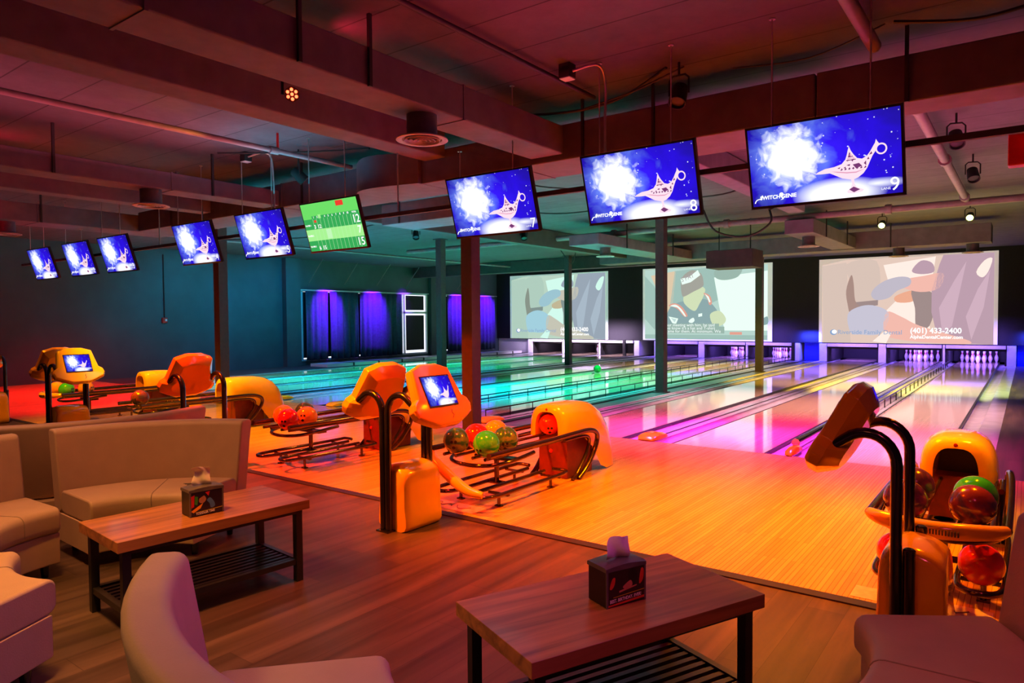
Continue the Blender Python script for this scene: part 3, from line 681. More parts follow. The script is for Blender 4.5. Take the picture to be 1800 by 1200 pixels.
def make_tv(xc, lane, label, number, kind='genie'):
    W, H = .93, .525
    U = Vector((0, -.288, .9576)); N = Vector((0, -.9576, -.288)); Xd = Vector((1, 0, 0))
    ctr = Vector((xc, 4.93, 2.53))
    T = empty('hanging_television', label, 'television', ctr, group='televisions hanging in a row over the approach')
    def fn(u, v, d): return Xd * ((u - .5) * W) + U * ((v - .5) * H) + N * d
    b = MB()
    P = [(-.018, -.03), (1.018, -.03), (1.018, 1.03), (-.018, 1.03)]
    b.prism(P, lambda a, c, d: fn(a, c, d), -.035, .004); b.build('bezel', M['screenframe'], T, smooth=False, bevel=.003)
    b = MB(); b.prism([(-.02, -.036), (1.02, -.036), (1.02, -.03), (-.02, -.03)], lambda a, c, d: fn(a, c, d), -.03, .006); b.build('lower_trim', M['framered'], T, smooth=False)
    b = MB(); b.prism([(.3, .3), (.7, .3), (.7, .7), (.3, .7)], lambda a, c, d: fn(a, c, d), -.07, -.035); b.build('rear_mount', M['blackflat'], T, smooth=False)
    me = bpy.data.meshes.new('display'); me.from_pydata([fn(0, 0, .006), fn(1, 0, .006), fn(1, 1, .006), fn(0, 1, .006)], [], [(0, 1, 2, 3)])
    uvl = me.uv_layers.new(name='UVMap')
    for i, c in enumerate(((0, 0), (1, 0), (1, 1), (0, 1))): uvl.data[i].uv = c
    D = bpy.data.objects.new('display', me); C.objects.link(D); D.parent = T
    if kind == 'genie':
        me.materials.append(M['genie'])
        screen_picture(D, lambda a, c, d: fn(a, c, .006 + d), .0012, W, H)
        text_mesh(str(number), .12, M['ledwhite'], 'lane_number', D, fn(.955, .105, .009), Xd, U, 'CENTER')
        text_mesh('LANE', .022, M['ledwhite'], 'lane_word', D, fn(.9, .065, .009), Xd, U, 'CENTER')
        text_mesh("SWITCH'GENIE", .036, M['ledwhite'], 'logo_lettering', D, fn(.055, .105, .009), Xd, U + Xd * .1, 'LEFT', bold=.0012)
        b = MB(); sp = [(.015, .045), (.03, .085), (.06, .1), (.075, .125), (.07, .14)]
        b.tube([fn(a, c, .009) for a, c in smoothpoly2(sp)], .0035, 6); 
        b.flat(smoothpoly([(.2, .06), (.215, .075), (.205, .1), (.195, .13), (.205, .155), (.222, .15), (.225, .12), (.218, .1), (.226, .07)], 3), lambda a, c: fn(a, c, .009)); b.build('logo_mark', M['ledwhite'], D)
    else:
        me.materials.append(emis('score green', (.16, .75, .14), 1.))
        g1 = emis('score dark green', (.04, .42, .1), 1.); g2 = emis('score pale green', (.4, .92, .3), 1.); wht = emis('score line', (.55, .95, .5), 1.); rd = emis('score red', (.9, .05, .03), 1.)
        b = MB()
        def q(u0, v0, u1, v1, d, mi): b.flat([(u0, v0), (u1, v0), (u1, v1), (u0, v1)], lambda a, c: fn(a, c, .006 + d), mi)
        q(.0, .0, 1, .22, .001, 0); q(0, .22, 1, .46, .001, 1); q(0, .46, 1, .68, .001, 0); q(.16, .68, .99, .74, .001, 0); q(.28, .68, .33, .76, .002, 1); q(.64, .88, .77, .985, .002, 3)
        for k in range(12): q(.17 + .068 * k, 0, .174 + .068 * k, .68, .002, 2)
        q(.37, .24, .46, .44, .003, 2); q(.19, .6, .23, .65, .002, 3)
        b.build('score_grid', [g1, g2, wht, rd], D, smooth=False)
        for t, u, v, s in (('12', .93, .57, .12), ('7', .95, .35, .11), ('15', .93, .11, .12), ('3', .19, .51, .06), ('12', .27, .51, .06), ('6', .19, .06, .06), ('15', .27, .06, .06), ('1', .2, .71, .03), ('2', .265, .71, .03), ('4', .405, .71, .03), ('5', .47, .71, .03), ('6', .54, .71, .03), ('7', .61, .71, .03), ('8', .68, .71, .03), ('9', .745, .71, .03), ('10', .81, .71, .03), ('TOTAL', .92, .71, .022), ('PLAYER 1', .07, .55, .024), ('PLAYER 2', .07, .33, .024), ('PLAYER 3', .07, .1, .024)):
            text_mesh(t, s, M['ledwhite'], 'score_figure', D, fn(u, v, .0105), Xd, U, 'CENTER', bold=.001)
    for i, s in enumerate((-1, 1)):
        b = MB(); top = ZC - ctr.z; yo = U.y * .27
        if number == 7 and s < 0: top = 3.03 - ctr.z
        if number == 2 and s > 0: top = 2.98 - ctr.z
        b.tube([(s * .3, yo, U.z * .27), (s * .3, yo, top)], .006, 6); b.lathe([(.022, top - .006), (.022, top)], (s * .3, yo, 0), 10); b.build('support_rod', M['rod'], T)
    return T
def smoothpoly2(p): return [tuple(v)[:2] for v in smoothpath([(a, c, 0) for a, c in p], 4)]
TV = [(-14.01, 1, 'farthest small television on the left showing a lamp picture'), (-12.505, 2, 'second television from the far left, lamp picture'), (-11.175, 3, 'third television from the far left, showing number 3'),
      (-8.895, 4, 'television showing number 4, fourth from the left'), (-7.38, 5, 'television showing number 5, just left of the green score screen'), (-6.085, 6, 'television with a green bowling score table'),
      (-3.89, 7, 'television showing number 7, above the near maroon column'), (-2.435, 8, 'television showing number 8, second from the right'), (-1.11, 9, 'largest nearest television showing number 9 at the upper right')]
for x, n, lab in TV: make_tv(x, n, lab, n, 'score' if n == 6 else 'genie')

# projection screens ------------------------------------------------------
def proj_screen(x0, label, kind, tint):
    W, H = 4.9, 2.75; z0 = .63
    T = empty('projection_screen', label, 'projection screen', (x0, YB - .06, z0))
    b = MB(); b.box(0, W, -.0, .05, 0, H); b.build('screen_sheet', mat('screen cloth', (.55, .55, .52), .8, emit=tint, es=.42), T, smooth=False)
    def q(p, mi, d): B.flat([(a * W, c * H) for a, c in p], lambda a, c: (a, -.004 - .003 * d, c), mi)
    B = MB(); t = tint
    def cc(c, k=1.): return emis('projected colour', tuple((ci * ti * .92 + .13 * ti) * k for ci, ti in zip(c, t)), 1.)
    if kind == 'dental':
        mats = [cc((.72, .62, .56)), cc((.62, .56, .52)), cc((.3, .2, .18)), cc((.5, .58, .8)), cc((.85, .5, .45)), cc((1, .97, .95)), cc((.42, .3, .45)), cc((.45, .5, .68)), cc((.8, .4, .25)), cc((.25, .2, .22)), cc((.56, .42, .6))]
        q([(.02, 0), (.98, 0), (.98, .98), (.16, .98), (.02, .93)], 0, 1)
        q([(.03, .0), (.2, 0), (.17, .95), (.02, .92)], 5 if 0 else 1, 2)
        q(smoothpoly([(.17, .93), (.35, .95), (.37, .55), (.34, .45), (.24, .45), (.2, .7)], 4), 1, 3)
        q(smoothpoly([(.17, .62), (.2, .8), (.215, .7), (.225, .5), (.26, .4), (.2, .34), (.18, .45)], 4), 2, 4)
        q([(.22, .4), (.36, .44), (.36, .5), (.23, .48)], 9, 4)
        q([(.39, .9), (.68, .97), (.66, .7), (.42, .7)], 5, 3)
        q(smoothpoly([(.55, .82), (.6, .93), (.66, .9), (.67, .8), (.6, .78)], 4), 6, 4)
        q([(.38, .32), (.5, .56), (.62, .56), (.66, .1), (.4, .15)], 5, 3)
        q(smoothpoly([(.46, .54), (.56, .6), (.56, .48), (.47, .47)], 4), 8, 4)
        q(smoothpoly([(.55, .6), (.63, .6), (.68, .5), (.65, .2), (.58, .18), (.57, .4)], 4), 9, 5)
        q(smoothpoly([(.5, .72), (.62, .76), (.72, .78), (.7, .62), (.6, .58), (.5, .64)], 4), 4, 6)
        q(smoothpoly([(.32, .56), (.34, .64), (.4, .72), (.48, .76), (.54, .74), (.54, .66), (.47, .6), (.42, .52), (.35, .5)], 4), 7, 7)
        q([(.7, 0.02), (.66, .35), (.66, .6), (.7, .88), (.72, .98), (.98, .98), (.98, .0)], 6, 6)
        q([(.72, .1), (.7, .4), (.78, .7), (.84, .9), (.8, .5), (.77, .2)], 10, 7)
        q([(.87, .05), (.84, .3), (.9, .6), (.96, .8), (.93, .4)], 10, 7)
        q(smoothpoly([(.89, .78), (.93, .9), (.97, .92), (.95, .78), (.92, .72)], 3), 5, 8)
        q(smoothpoly([(.2, .12), (.18, .33), (.24, .42), (.33, .44), (.42, .36), (.41, .2), (.36, .1), (.26, .1)], 4), 3, 8)
        q(smoothpoly([(.41, .36), (.5, .3), (.6, .2), (.86, .04), (.8, .0), (.5, .04), (.4, .12)], 4), 4, 8)
        q([(.33, .02), (.4, .14), (.44, .12), (.41, 0)], 5, 9)
        B.build('projected_picture', mats, T, smooth=False)
        bl = emis('ad blue', (.25, .38, .62), 1.); wh = emis('ad white', (1, 1, 1), 1.15)
        y = -.045
        text_mesh('Riverside Family Dental', .2, bl, 'lettering', T, (.12 * W, y, .125 * H), (1, 0, 0), (0, 0, 1), sx=.98)
        text_mesh('(401) 433-2400', .23, wh, 'lettering', T, (.545 * W, y, .145 * H), (1, 0, 0), (0, 0, 1), bold=.006, sx=.94)
        text_mesh('AlphaDentalCenter.com', .14, wh, 'lettering', T, (.545 * W, y, .075 * H), (1, 0, 0), (0, 0, 1), bold=.004, sx=1.0)
        b = MB(); R = [(.095 + .022 * math.cos(a), .125 + .034 * math.sin(a)) for a in [i * PI / 10 for i in range(20)]]
        b.flat([(a * W, c * H) for a, c in R], lambda a, c: (a, y, c), 0)
        b.flat([((a - .095) * .72 * W + .1 * W, (c - .125) * .72 * H + .13 * H) for a, c in R], lambda a, c: (a, y - .003, c), 1)
        b.build('tooth_logo', [bl, wh], T, smooth=False)
    else:
        mats = [cc((.5, .6, .6)), cc((.85, .5, .35)), cc((.33, .44, .44)), cc((1, 1, 1)), cc((.22, .3, .36)), cc((.36, .27, .26)), cc((.72, .68, .45)), cc((.9, .25, .2)), cc((.6, .66, .72)), cc((.3, .38, .36))]
        q([(.02, .02), (.97, .02), (.97, .98), (.02, .98)], 0, 1)
        q([(.07, .9), (.28, .95), (.24, .25), (.2, .2), (.16, .55)], 1, 2); q([(.02, .3), (.02, .9), (.1, .75), (.2, .3), (.1, .15)], 2, 3)
        q([(.27, .95), (.58, .98), (.62, .55), (.3, .3), (.22, .35)], 2, 2)
        q([(.58, .84), (.97, .9), (.97, .14), (.66, .14), (.62, .45)], 3, 3); q(smoothpoly([(.6, .95), (.78, .97), (.76, .84), (.66, .8), (.59, .84)], 4), 9, 4)
        q(smoothpoly([(.2, .2), (.22, .42), (.3, .52), (.4, .54), (.5, .56), (.56, .5), (.62, .35), (.6, .25), (.5, .2), (.35, .12)], 4), 4, 5)
        q(smoothpoly([(.34, .56), (.36, .48), (.43, .4), (.47, .5), (.5, .6), (.51, .7), (.44, .74), (.36, .66)], 4), 6, 6)
        q(smoothpoly([(.33, .62), (.32, .76), (.34, .88), (.41, .95), (.48, .9), (.5, .78), (.49, .72), (.42, .66), (.35, .6)], 4), 5, 7)
        q([(.318, .84), (.33, .76), (.40, .79), (.475, .88), (.455, .95), (.39, .865)], 3, 8)
        q(smoothpoly([(.22, .48), (.27, .51), (.33, .46), (.375, .34), (.345, .33), (.3, .42), (.26, .46)], 4), 7, 8)
        q(smoothpoly([(.235, .475), (.28, .49), (.325, .43), (.36, .34), (.35, .335), (.3, .44), (.27, .46)], 4), 3, 9)
        q(smoothpoly([(.5, .64), (.55, .6), (.565, .5), (.545, .48), (.53, .56)], 4), 7, 8)
        q([(.51, .63), (.54, .59), (.555, .52), (.545, .51), (.53, .57)], 3, 9)
        q([(.22, .33), (.3, .3), (.28, .22), (.25, .24)], 3, 8); q([(.24, .31), (.285, .29), (.27, .25)], 8, 9)
        q(smoothpoly([(.39, .28), (.42, .31), (.43, .27), (.41, .24), (.385, .25)], 3), 3, 8); q([(.46, .32), (.49, .33), (.49, .37), (.46, .36)], 3, 8)
        q(smoothpoly([(.55, .35), (.62, .4), (.67, .3), (.65, .22), (.58, .2)], 4), 6, 6)
        q([(.19, .1), (.66, .1), (.66, .19), (.62, .19), (.62, .23), (.19, .23)], 9, 10)
        q([(.7, .085), (.79, .085), (.79, .12), (.7, .12)], 7, 10); q([(.02, .02), (.97, .02), (.97, .08), (.02, .08)], 2, 3)
        q(smoothpoly([(.9, .22), (.93, .28), (.97, .32), (.97, .22)], 3), 4, 5)
        B.build('projected_picture', mats, T, smooth=False)
        wh = emis('caption white', (.92, 1, .98), 1.05); y = -.045
        for i, tx in enumerate(('our meeting with him, he said', "we know it's a hat and T-shirt", 'game for them. At minimum. We')):
            text_mesh(tx, .155, wh, 'caption', T, (.2 * W, y, (.21 - .042 * i) * H), (1, 0, 0), (0, 0, 1), sx=1.02)
        text_mesh('S PAT', .26, emis('hat letters', (.42, .36, .4), 1.), 'hat_lettering', T, (.325 * W, y, .82 * H), (.9, 0, .32), (-.32, 0, .9), sx=.8)
    b = MB(); b.box(-.02, W + .02, -.006, .052, -.026, .0); b.build('bottom_bar', M['blackflat'], T, smooth=False)
    return T
proj_screen(-5.62, 'right projection screen showing a dental advert, above lanes 7 to 9', 'dental', (1., .85, .78))
proj_screen(-12.05, 'middle projection screen showing a person in a knitted hat and football shirt', 'ball', (.82, 1., .9))
proj_screen(-18.5, 'left projection screen with a green-tinted dental advert near the window corner', 'dental', (.62, .95, .85))

# ------------------------------------------------------------------ consoles
def head_outline():
    return [(-.19, .195), (-.08, .235), (.08, .235), (.19, .195), (.215, .06), (.232, -.03), (.275, -.06), (.292, -.105), (.272, -.16), (.2, -.195), (.1, -.235), (-.1, -.235), (-.2, -.195), (-.272, -.16), (-.292, -.105), (-.275, -.06), (-.232, -.03), (-.215, .06)]
def console(x0, y0, label, left=True, right=True, screen=True):
    T = empty('scoring_console', label, 'scoring console', (x0, y0, 0), group='orange scoring consoles')
    sides = ([-1] if left else []) + ([1] if right else [])
    for y in (0., .42):
        for s in (-1, 1):
            b = MB(); xo = s * .026
            if s in sides:
                path = [(xo, y, .002), (xo, y, .5), (xo, y, .84)]
                xc = xo + s * .125
                for k in range(1, 11):
                    a = PI - k * (PI * .72) / 10
                    path.append((xc + s * .125 * math.cos(a), y, .84 + .135 * math.sin(a)))
                e = path[-1]; path += [(e[0] + s * .1, y, e[2] - .07), (xo + s * .36, y, .825)]
            else: path = [(xo, y, .002), (xo, y, .4), (xo, y, .47)]
            b.tube(path, .0245, 14); b.build('post_tube', M['black'], T, sharp=60)
            if s not in sides:
                b = MB(); b.lathe([(.026, .455), (.026, .475), (.018, .482), (.003, .483)], (xo, y, 0), 14); b.build('end_cap', M['black'], T)
        b = MB(); b.box(-.06, .06, y - .045, y + .045, .0, .01); b.build('foot_plate', M['black'], T, smooth=False)
    # cover between the posts
    b = MB(); R_ = []
    ol = smoothpoly([(-.1, .01), (.16, .01), (.165, .2), (.16, .38), (.12, .44), (.03, .468), (-.05, .455), (-.1, .4), (-.11, .2)], 4)
    for y, sc in ((.03, .9), (.045, .97), (.09, 1.), (.34, 1.), (.385, .97), (.4, .9)):
        R_.append([(.03 + (a - .03) * sc, y, .01 + (c - .01) * sc) for a, c in ol])
    b.rings(R_); b.build('post_cover', M['plastic'], T, sharp=50)
    for s in sides:
        U = Vector((-s * .458, 0, .889)); V = Vector((0, 1, 0)); N = Vector((s * .889, 0, .458)); P0 = Vector((s * .30, .21, .965))
        fn = lambda a, c, d: P0 + V * a + U * c + N * d
        ol = head_outline(); R_ = []
        for d, sc in ((-.1, .7), (-.092, .76), (-.03, .99), (.018, 1.0), (.034, .95), (.036, .9)):
            R_.append([fn(a * sc, c * sc, d) for a, c in ol])
        b = MB(); b.rings(R_); H_ = b.build('monitor_shell', M['plastic'], T, sharp=20, bevel=.006)
        b = MB(); b.prism([(-.148, -.1), (.148, -.1), (.148, .135), (-.148, .135)], fn, .034, .041); b.build('screen_bezel', M['boxside'], H_, smooth=False)
        sgn = 1 if s > 0 else -1
        g = lambda u, v, d: fn((u - .5) * .28 * sgn, (v - .5) * .215 + .0175, .042 + d)
        me = bpy.data.meshes.new('touch_display'); me.from_pydata([g(0, 0, 0), g(1, 0, 0), g(1, 1, 0), g(0, 1, 0)], [], [(0, 1, 2, 3)])
        uvl = me.uv_layers.new(name='UVMap')
        for i, c in enumerate(((0, 0), (1, 0), (1, 1), (0, 1))): uvl.data[i].uv = c
        me.materials.append(M['genie']); D = bpy.data.objects.new('touch_display', me); C.objects.link(D); D.parent = H_
        if s > 0:
            b = MB(); b.flat(LAMP, lambda a, c: g(a, c, .001)); b.build('lamp_drawing', M['lampA'], H_, smooth=False)
            b = MB(); b.tube([fn(.06, -.13, .036), fn(.05, -.15, .036), fn(.062, -.17, .036), fn(.04, -.195, .034)], .003, 5); b.build('squiggle_mark', M['boxside'], H_)
    return T
console(-.43, 3.44, 'single-headed orange console with two arching black tubes, lower right', True, False)
console(-3.64, 3.38, 'two-headed orange console with a lit lamp screen, in front of the ball racks, centre')
console(-6.4, 3.40, 'single-headed orange console behind the left sofa, its monitor turned away', True, False)
console(-9.6, 3.40, 'two-headed orange console with a lit screen at the left', True, True)
console(-12.37, 3.40, 'orange console cut off by the left edge of the picture', True, False)

# ------------------------------------------------------------------ ball racks
def ball_rack(xr, label, bumper='full'):
    T = empty('ball_return', label, 'ball return rack', (xr, 0, 0), group='ball return racks on the approach')
    zt = .45
    for s in (-1, 1):
        b = MB()
        p = [(s * .3, 4.1, zt), (s * .3, 4.8, zt), (s * .295, 5.35, zt + .005), (s * .285, 5.62, zt), (s * .28, 5.76, zt - .035), (s * .275, 5.8, zt - .1), (s * .27, 5.75, .24), (s * .262, 5.62, .1), (s * .245, 5.5, .012)]
        b.tube(smoothpath(p, 4), .024, 12); b.build('side_rail', M['tube'], T, sharp=70)
        b = MB()
        p = [(s * .25, 5.25, zt - .05), (s * .25, 5.55, zt - .05), (s * .245, 5.68, zt - .08), (s * .24, 5.7, zt - .15), (s * .235, 5.64, .2), (s * .23, 5.5, .06), (s * .23, 5.42, .012)]
        b.tube(smoothpath(p, 4), .018, 10); b.build('inner_leg', M['tube'], T, sharp=70)
    for s in (-1, 1):
        b = MB()
        for xx in (.2125, .0875): b.tube([(s * xx, 4.16, zt - .045), (s * xx, 5.5, zt - .045)], .014, 8)
        b.build('tray_rail', M['tube'], T, sharp=70)
    b = MB(); p = [(-.3, 4.7, zt - .06), (-.3, 4.45, zt - .08), (-.24, 4.28, zt - .1), (-.1, 4.2, zt - .11), (.1, 4.2, zt - .11), (.24, 4.28, zt - .1), (.3, 4.45, zt - .08), (.3, 4.7, zt - .06)]
    b.tube(smoothpath(p, 5), .017, 10); b.build('support_loop', M['tube'], T, sharp=70)
    b = MB(); b.tube([(0, 4.58, .13), (0, 4.58, .3), (0, 4.58, zt - .1)], [.022, .022, .05], 12); b.box(-.2, .2, 4.53, 4.63, zt - .125, zt - .1); b.build('pedestal', M['tube'], T, sharp=50)
    for s in (-1, 1):
        b = MB(); x1, x2 = s * .09, s * .29
        p = [(x1, 5.16, .125), (x1, 4.6, .125), (x1, 4.22, .125), (x1 + s * .05, 4.1, .125), (x2 - s * .05, 4.1, .125), (x2, 4.22, .125), (x2, 4.6, .125), (x2, 5.16, .125), (x2 - s * .04, 5.24, .135), (x1 + s * .04, 5.24, .135)]
        b.tube(smoothpath(p, 4), .017, 10, loop=False)
        b.build('lower_rack_loop', M['tube'], T, sharp=70)
        for y in (4.35, 5.1):
            b = MB(); b.tube([(s * .2, y, .11), (s * .2, y, .008)], .014, 8)
            b.box(s * .2 - .1, s * .2 + .1, y - .012, y + .012, .095, .112); b.box(s * .2 - .03, s * .2 + .03, y - .02, y + .02, .0, .012)
            b.build('rack_foot', M['tube'], T, sharp=50)
    b = MB(); b.tube([(-.08, 4.58, .125), (.08, 4.58, .125)], .02, 8); b.build('cross_brace', M['tube'], T)
    if bumper:
        if bumper == 'full': pts = [(-.3, 4.1, zt), (-.22, 4.03, zt - .005), (0, 3.97, zt - .01), (.22, 4.03, zt - .005), (.3, 4.1, zt)]
        else: pts = [(-.3, 4.1, zt - .03), (-.2, 4.04, .37), (0, 3.98, .29), (.18, 3.98, .2), (.3, 4.02, .17)]
        P = smoothpath(pts, 5); n = len(P)
        b = MB(); b.tube(P, [.026 + .018 * math.sin(PI * k / (n - 1)) for k in range(n)], 14); Bp = b.build('front_bumper', M['plastic'], T, sharp=70)
    if bumper == 'full':
        b = MB()
        for k in range(11): b.box(-.02 + k * .013, -.014 + k * .013, 3.925, 3.95, zt - .02, zt + .004)
        b.build('vent_slots', M['boxside'], Bp, smooth=False)
    # hood
    hw = .225
    def arch(w, zt_, zb, n=9, y=0):
        pts = [(-w, zb)]
        for k in range(n * 2 + 1):
            a = PI - PI * k / (n * 2); ca, sa = math.cos(a), math.sin(a)
            pts.append((w * math.copysign(abs(ca) ** .62, ca), zb + (zt_ - zb) * (.12 + .88 * abs(sa) ** .75)))
        pts.append((w, zb)); return [(px, y, pz) for px, pz in pts]
    st = [(5.34, .165, .668, .40), (5.36, .195, .69, .40), (5.42, .212, .70, .40), (5.6, .225, .705, .40), (5.8, .228, .698, .26), (5.95, .228, .675, .06), (6.08, .224, .62, .01), (6.17, .215, .53, .01), (6.23, .205, .38, .01), (6.25, .2, .15, .01)]
    R_ = [arch(w, a, z, y=y) for y, w, a, z in st]
    # opening ring at the front
    op = arch(.128, .632, .40, y=5.335)
    tun = arch(.12, .62, .41, y=5.6)
    b = MB(); b.rings([tun, op] + R_, closed=False, caps=False)
    b.add(tun, [tuple(range(len(tun)))], 1)
    b.rings([[(x * .97, y, z) for x, y, z in R_[-1]]] + [[(x * .9, 6.225, max(.01, z - .02)) for x, y, z in R_[-1]]], closed=False, caps=False)
    o = b.build('hood', [M['plastic'], M['boxside']], T, sharp=50)
    b = MB(); b.box(-.16, .16, 5.44, 5.9, .004, .43); b.build('lift_housing', M['maroon'], T, smooth=False, bevel=.01)
    b = MB(); b.lathe([(.02, 0), (.015, .01), (.002, .012)], n=12); q = b.build('reset_button', M['red'], T)
    for v in q.data.vertices: v.co = Vector((v.co.x - .02, 5.44 - v.co.z, .25 + v.co.y))
    b = MB(); b.lathe([(.014, 0), (.012, .006), (.002, .007)], n=16); q = b.build('hood_badge', M['red'], T)
    for v in q.data.vertices: v.co = Vector((v.co.x, 5.342 - v.co.z, .652 + v.co.y))
    return T
ball_rack(-.37, 'ball return with purple and striped balls at the right edge', 'full')
ball_rack(-3.58, 'ball return with green and red balls and a drooping yellow bumper, centre', 'droop')
ball_rack(-6.07, 'ball return with red and orange balls and no bumper, beside the sofa end', None)
ball_rack(-9.05, 'ball return with one maroon ball behind the sofas', None)
ball_rack(-11.4, 'farthest left ball return with yellow hood behind the two-headed console', 'full')
def ball(x, y, z, m, label, rot=(0, 0), r=.107):
    T = empty('bowling_ball', label, 'bowling ball', (x, y, z), 0, 'bowling balls on the ball returns')
    b = MB(); b.sphere((0, 0, 0), r, 28, 18); o = b.build('shell', BM[m], T, sharp=80)
    b = MB(); d0 = Vector((0, -1, .25)).normalized()
    Rz = Matrix.Rotation(rot[0], 3, 'Z') @ Matrix.Rotation(rot[1], 3, 'X')
    for a, c, rr in ((-.014, .016, .0115), (.018, .016, .0115), (.0, -.032, .014)):
        p = Rz @ (Vector((a, -math.sqrt(r * r - a * a - c * c), c)))
        t = p.normalized(); b.tube([p - t * .012, p + t * .0006], rr, 12)
    b.build('finger_holes', BM['hole'], T)
    return T
zb = .51
ball(-3.73, 4.24, zb, 'darkgreen', 'dark green marbled ball at the front left of the centre rack', (.5, .1))
ball(-3.43, 4.26, zb, 'green', 'bright green ball at the front right of the centre rack', (.0, .5))
ball(-3.73, 4.5, zb, 'red', 'red ball behind the dark green ball on the centre rack', (2.5, .1))
ball(-3.43, 4.51, zb, 'darkgreen', 'dark green marbled ball behind the bright green one, centre rack', (.6, .3))
ball(-3.73, 4.76, zb, 'orange', 'orange ball rearmost on the centre rack', (2.5, .1))
ball(-3.6, 5.42, .505, 'red', 'red ball waiting in the hood opening of the centre rack', (.6, .4), .1)
ball(-5.92, 4.2, zb, 'red', 'red ball at the front of the rack beside the sofa', (.5, .2))
ball(-5.92, 4.425, zb, 'orange', 'orange ball with finger holes facing the camera, beside the red ball', (.5, -.1))
ball(-6.22, 4.36, zb, 'orange', 'orange ball half hidden behind the red ball near the sofa', (2, 0))
ball(-6.22, 4.62, zb, 'darkgreen', 'dark ball mostly hidden behind the orange ball near the sofa', (2, 0))
ball(-9.2, 4.3, zb, 'maroon', 'single maroon ball on the rack behind the sofas', (.4, .2))
ball(-11.55, 4.2, zb, 'orange', 'orange ball left of the green one under the left console', (2, 0))
ball(-11.25, 4.22, zb, 'green', 'green ball on the far left rack under the console monitor', (2, 0))
ball(-11.25, 4.48, zb, 'orange', 'orange ball right of the green one under the left console', (2, 0))
ball(-.52, 4.62, zb, 'purple', 'dark purple ball at the rear left of the right rack', (2, 0))
ball(-.52, 4.24, zb, 'purple', 'dark purple ball at the front left of the right rack', (2, 0))
ball(-.22, 4.3, zb, 'maroon', 'big maroon ball at the front right of the right rack', (2, 0))
ball(-.22, 4.55, zb, 'green', 'green-banded ball behind the big maroon one on the right rack', (2, 0))
ball(-.56, 4.3, .2, 'red', 'left red ball on the lower shelf of the right rack', (2, 0))
ball(-.18, 4.33, .2, 'red', 'right red ball on the lower shelf of the right rack', (2, 0))
ball(-9.42, 16.55, .107, 'lane', 'dark green ball rolling down lane 5', (2, 0))

# approach floor decals
for x, y, lab in ((-3.72, 4.15, 'worn printed decal on the boards beside the central console'), (-.42, 4.12, 'worn printed decal on the boards beside the right console')):
    T = empty('floor_decal', lab, 'decal', (x, y, .001), 0)
    b = MB(); b.box(-.33, .3, -.09, .09, 0, .0012); b.build('sheet', M['printed'], T, smooth=False)
    b = MB()
    for pts in ([(-.2, -.02), (-.12, .04), (-.08, -.03), (-.02, .03), (.03, -.02)], [(.05, .03), (.12, -.04), (.2, .02)]):
        b.tube([(a, c, .003) for a, c in smoothpoly2(pts)], .004, 5)
    b.build('printed_script', M['ink'], T)

# ------------------------------------------------------------------ curved sofas
def arc_sofa(cx, cy, rin, rout, a0, a1, label, back=True, seat_h=.42, back_h=.8):
    T = empty('curved_sofa', label, 'sofa', (cx, cy, 0), 0, 'beige curved sofa sections')
    a0, a1 = math.radians(a0), math.radians(a1); n = max(6, int(abs(a1 - a0) / .07))
    def sweep(prof, name, mt, e0=0., e1=0., bev=.0, sharp=50):
        b = MB(); R_ = []
        for k in range(n + 1):
            a = a0 + e0 + (a1 - e1 - a0 - e0) * k / n
            R_.append([(r * math.cos(a), r * math.sin(a), z) for r, z in prof])
        b.rings(R_); return b.build(name, mt, T, sharp=sharp, bevel=bev)
    def rrect(r0, r1, z0, z1, q, lean=0.):
        P = []
        for cr, cz, st in ((r1 - q, z1 - q, 0), (r0 + q, z1 - q, 90), (r0 + q, z0 + q, 180), (r1 - q, z0 + q, 270)):
            for j in range(5):
                a = math.radians(st + j * 22.5); z = cz + q * math.sin(a)
                P.append((cr + q * math.cos(a) + lean * (z - z0) / (z1 - z0), z))
        return P
    rb = rout - .2 if back else rout - .02
    sweep(rrect(rin + .03, rout - .03, .09, seat_h - .15, .01), 'base', M['leather'], bev=.004)
    sweep(rrect(rin, rb + .02, seat_h - .148, seat_h, .045), 'seat_cushion', M['leather'], .005, .005, .012)
    # seams on the cushion
    m_ = a0 + (a1 - a0) * .42
    b = MB()
    pr = [(r, z) for r, z in rrect(rin - .001, rb + .02, seat_h - .148, seat_h + .001, .045)]
    b.tube([(r * math.cos(m_), r * math.sin(m_), z) for r, z in pr[3:12]], .0025, 5); b.build('seam', M['leatherseam'], T)
    if back:
        sweep(rrect(rout - .2, rout - .08, .27, back_h, .035, lean=.085), 'backrest', M['leather'], bev=.012)
    for fr in (.08, .92):
        a = a0 + (a1 - a0) * fr
        for r in (rin + .12, rout - .14):
            b = MB(); b.lathe([(.018, 0), (.02, .02), (.026, .095)], (r * math.cos(a), r * math.sin(a), 0), 12); b.build('foot', M['black'], T)
    return T
arc_sofa(-4.0, 1.78, .5, 1.17, 113, 178, 'curved beige sofa section with a torn seat corner, behind the first coffee table')
arc_sofa(-4.0, 1.66, .5, 1.17, 182, 240, 'curved beige sofa section cut off at the left edge, left of the table sofa')
arc_sofa(-3.53, 1.6, .48, 1.15, -128, -61, 'beige curved seat at the lower left corner with a dark foot', False)
arc_sofa(-1.19, 2.04, .68, 1.4, 227.5, 290, 'nearest curved sofa with a tall rounded backrest, bottom of the picture')
arc_sofa(-1.03, 2.38, .64, 1.33, -20, 34, 'curved beige sofa at the lower right corner')
arc_sofa(-6.6, 2.4, .72, 1.33, -48, 31, 'purple-lit curved sofa back seen behind the long left sofa')
sofa1 = [o for o in bpy.data.objects if o.get('label', '').startswith('curved beige sofa section with a torn')][0]
b = MB()
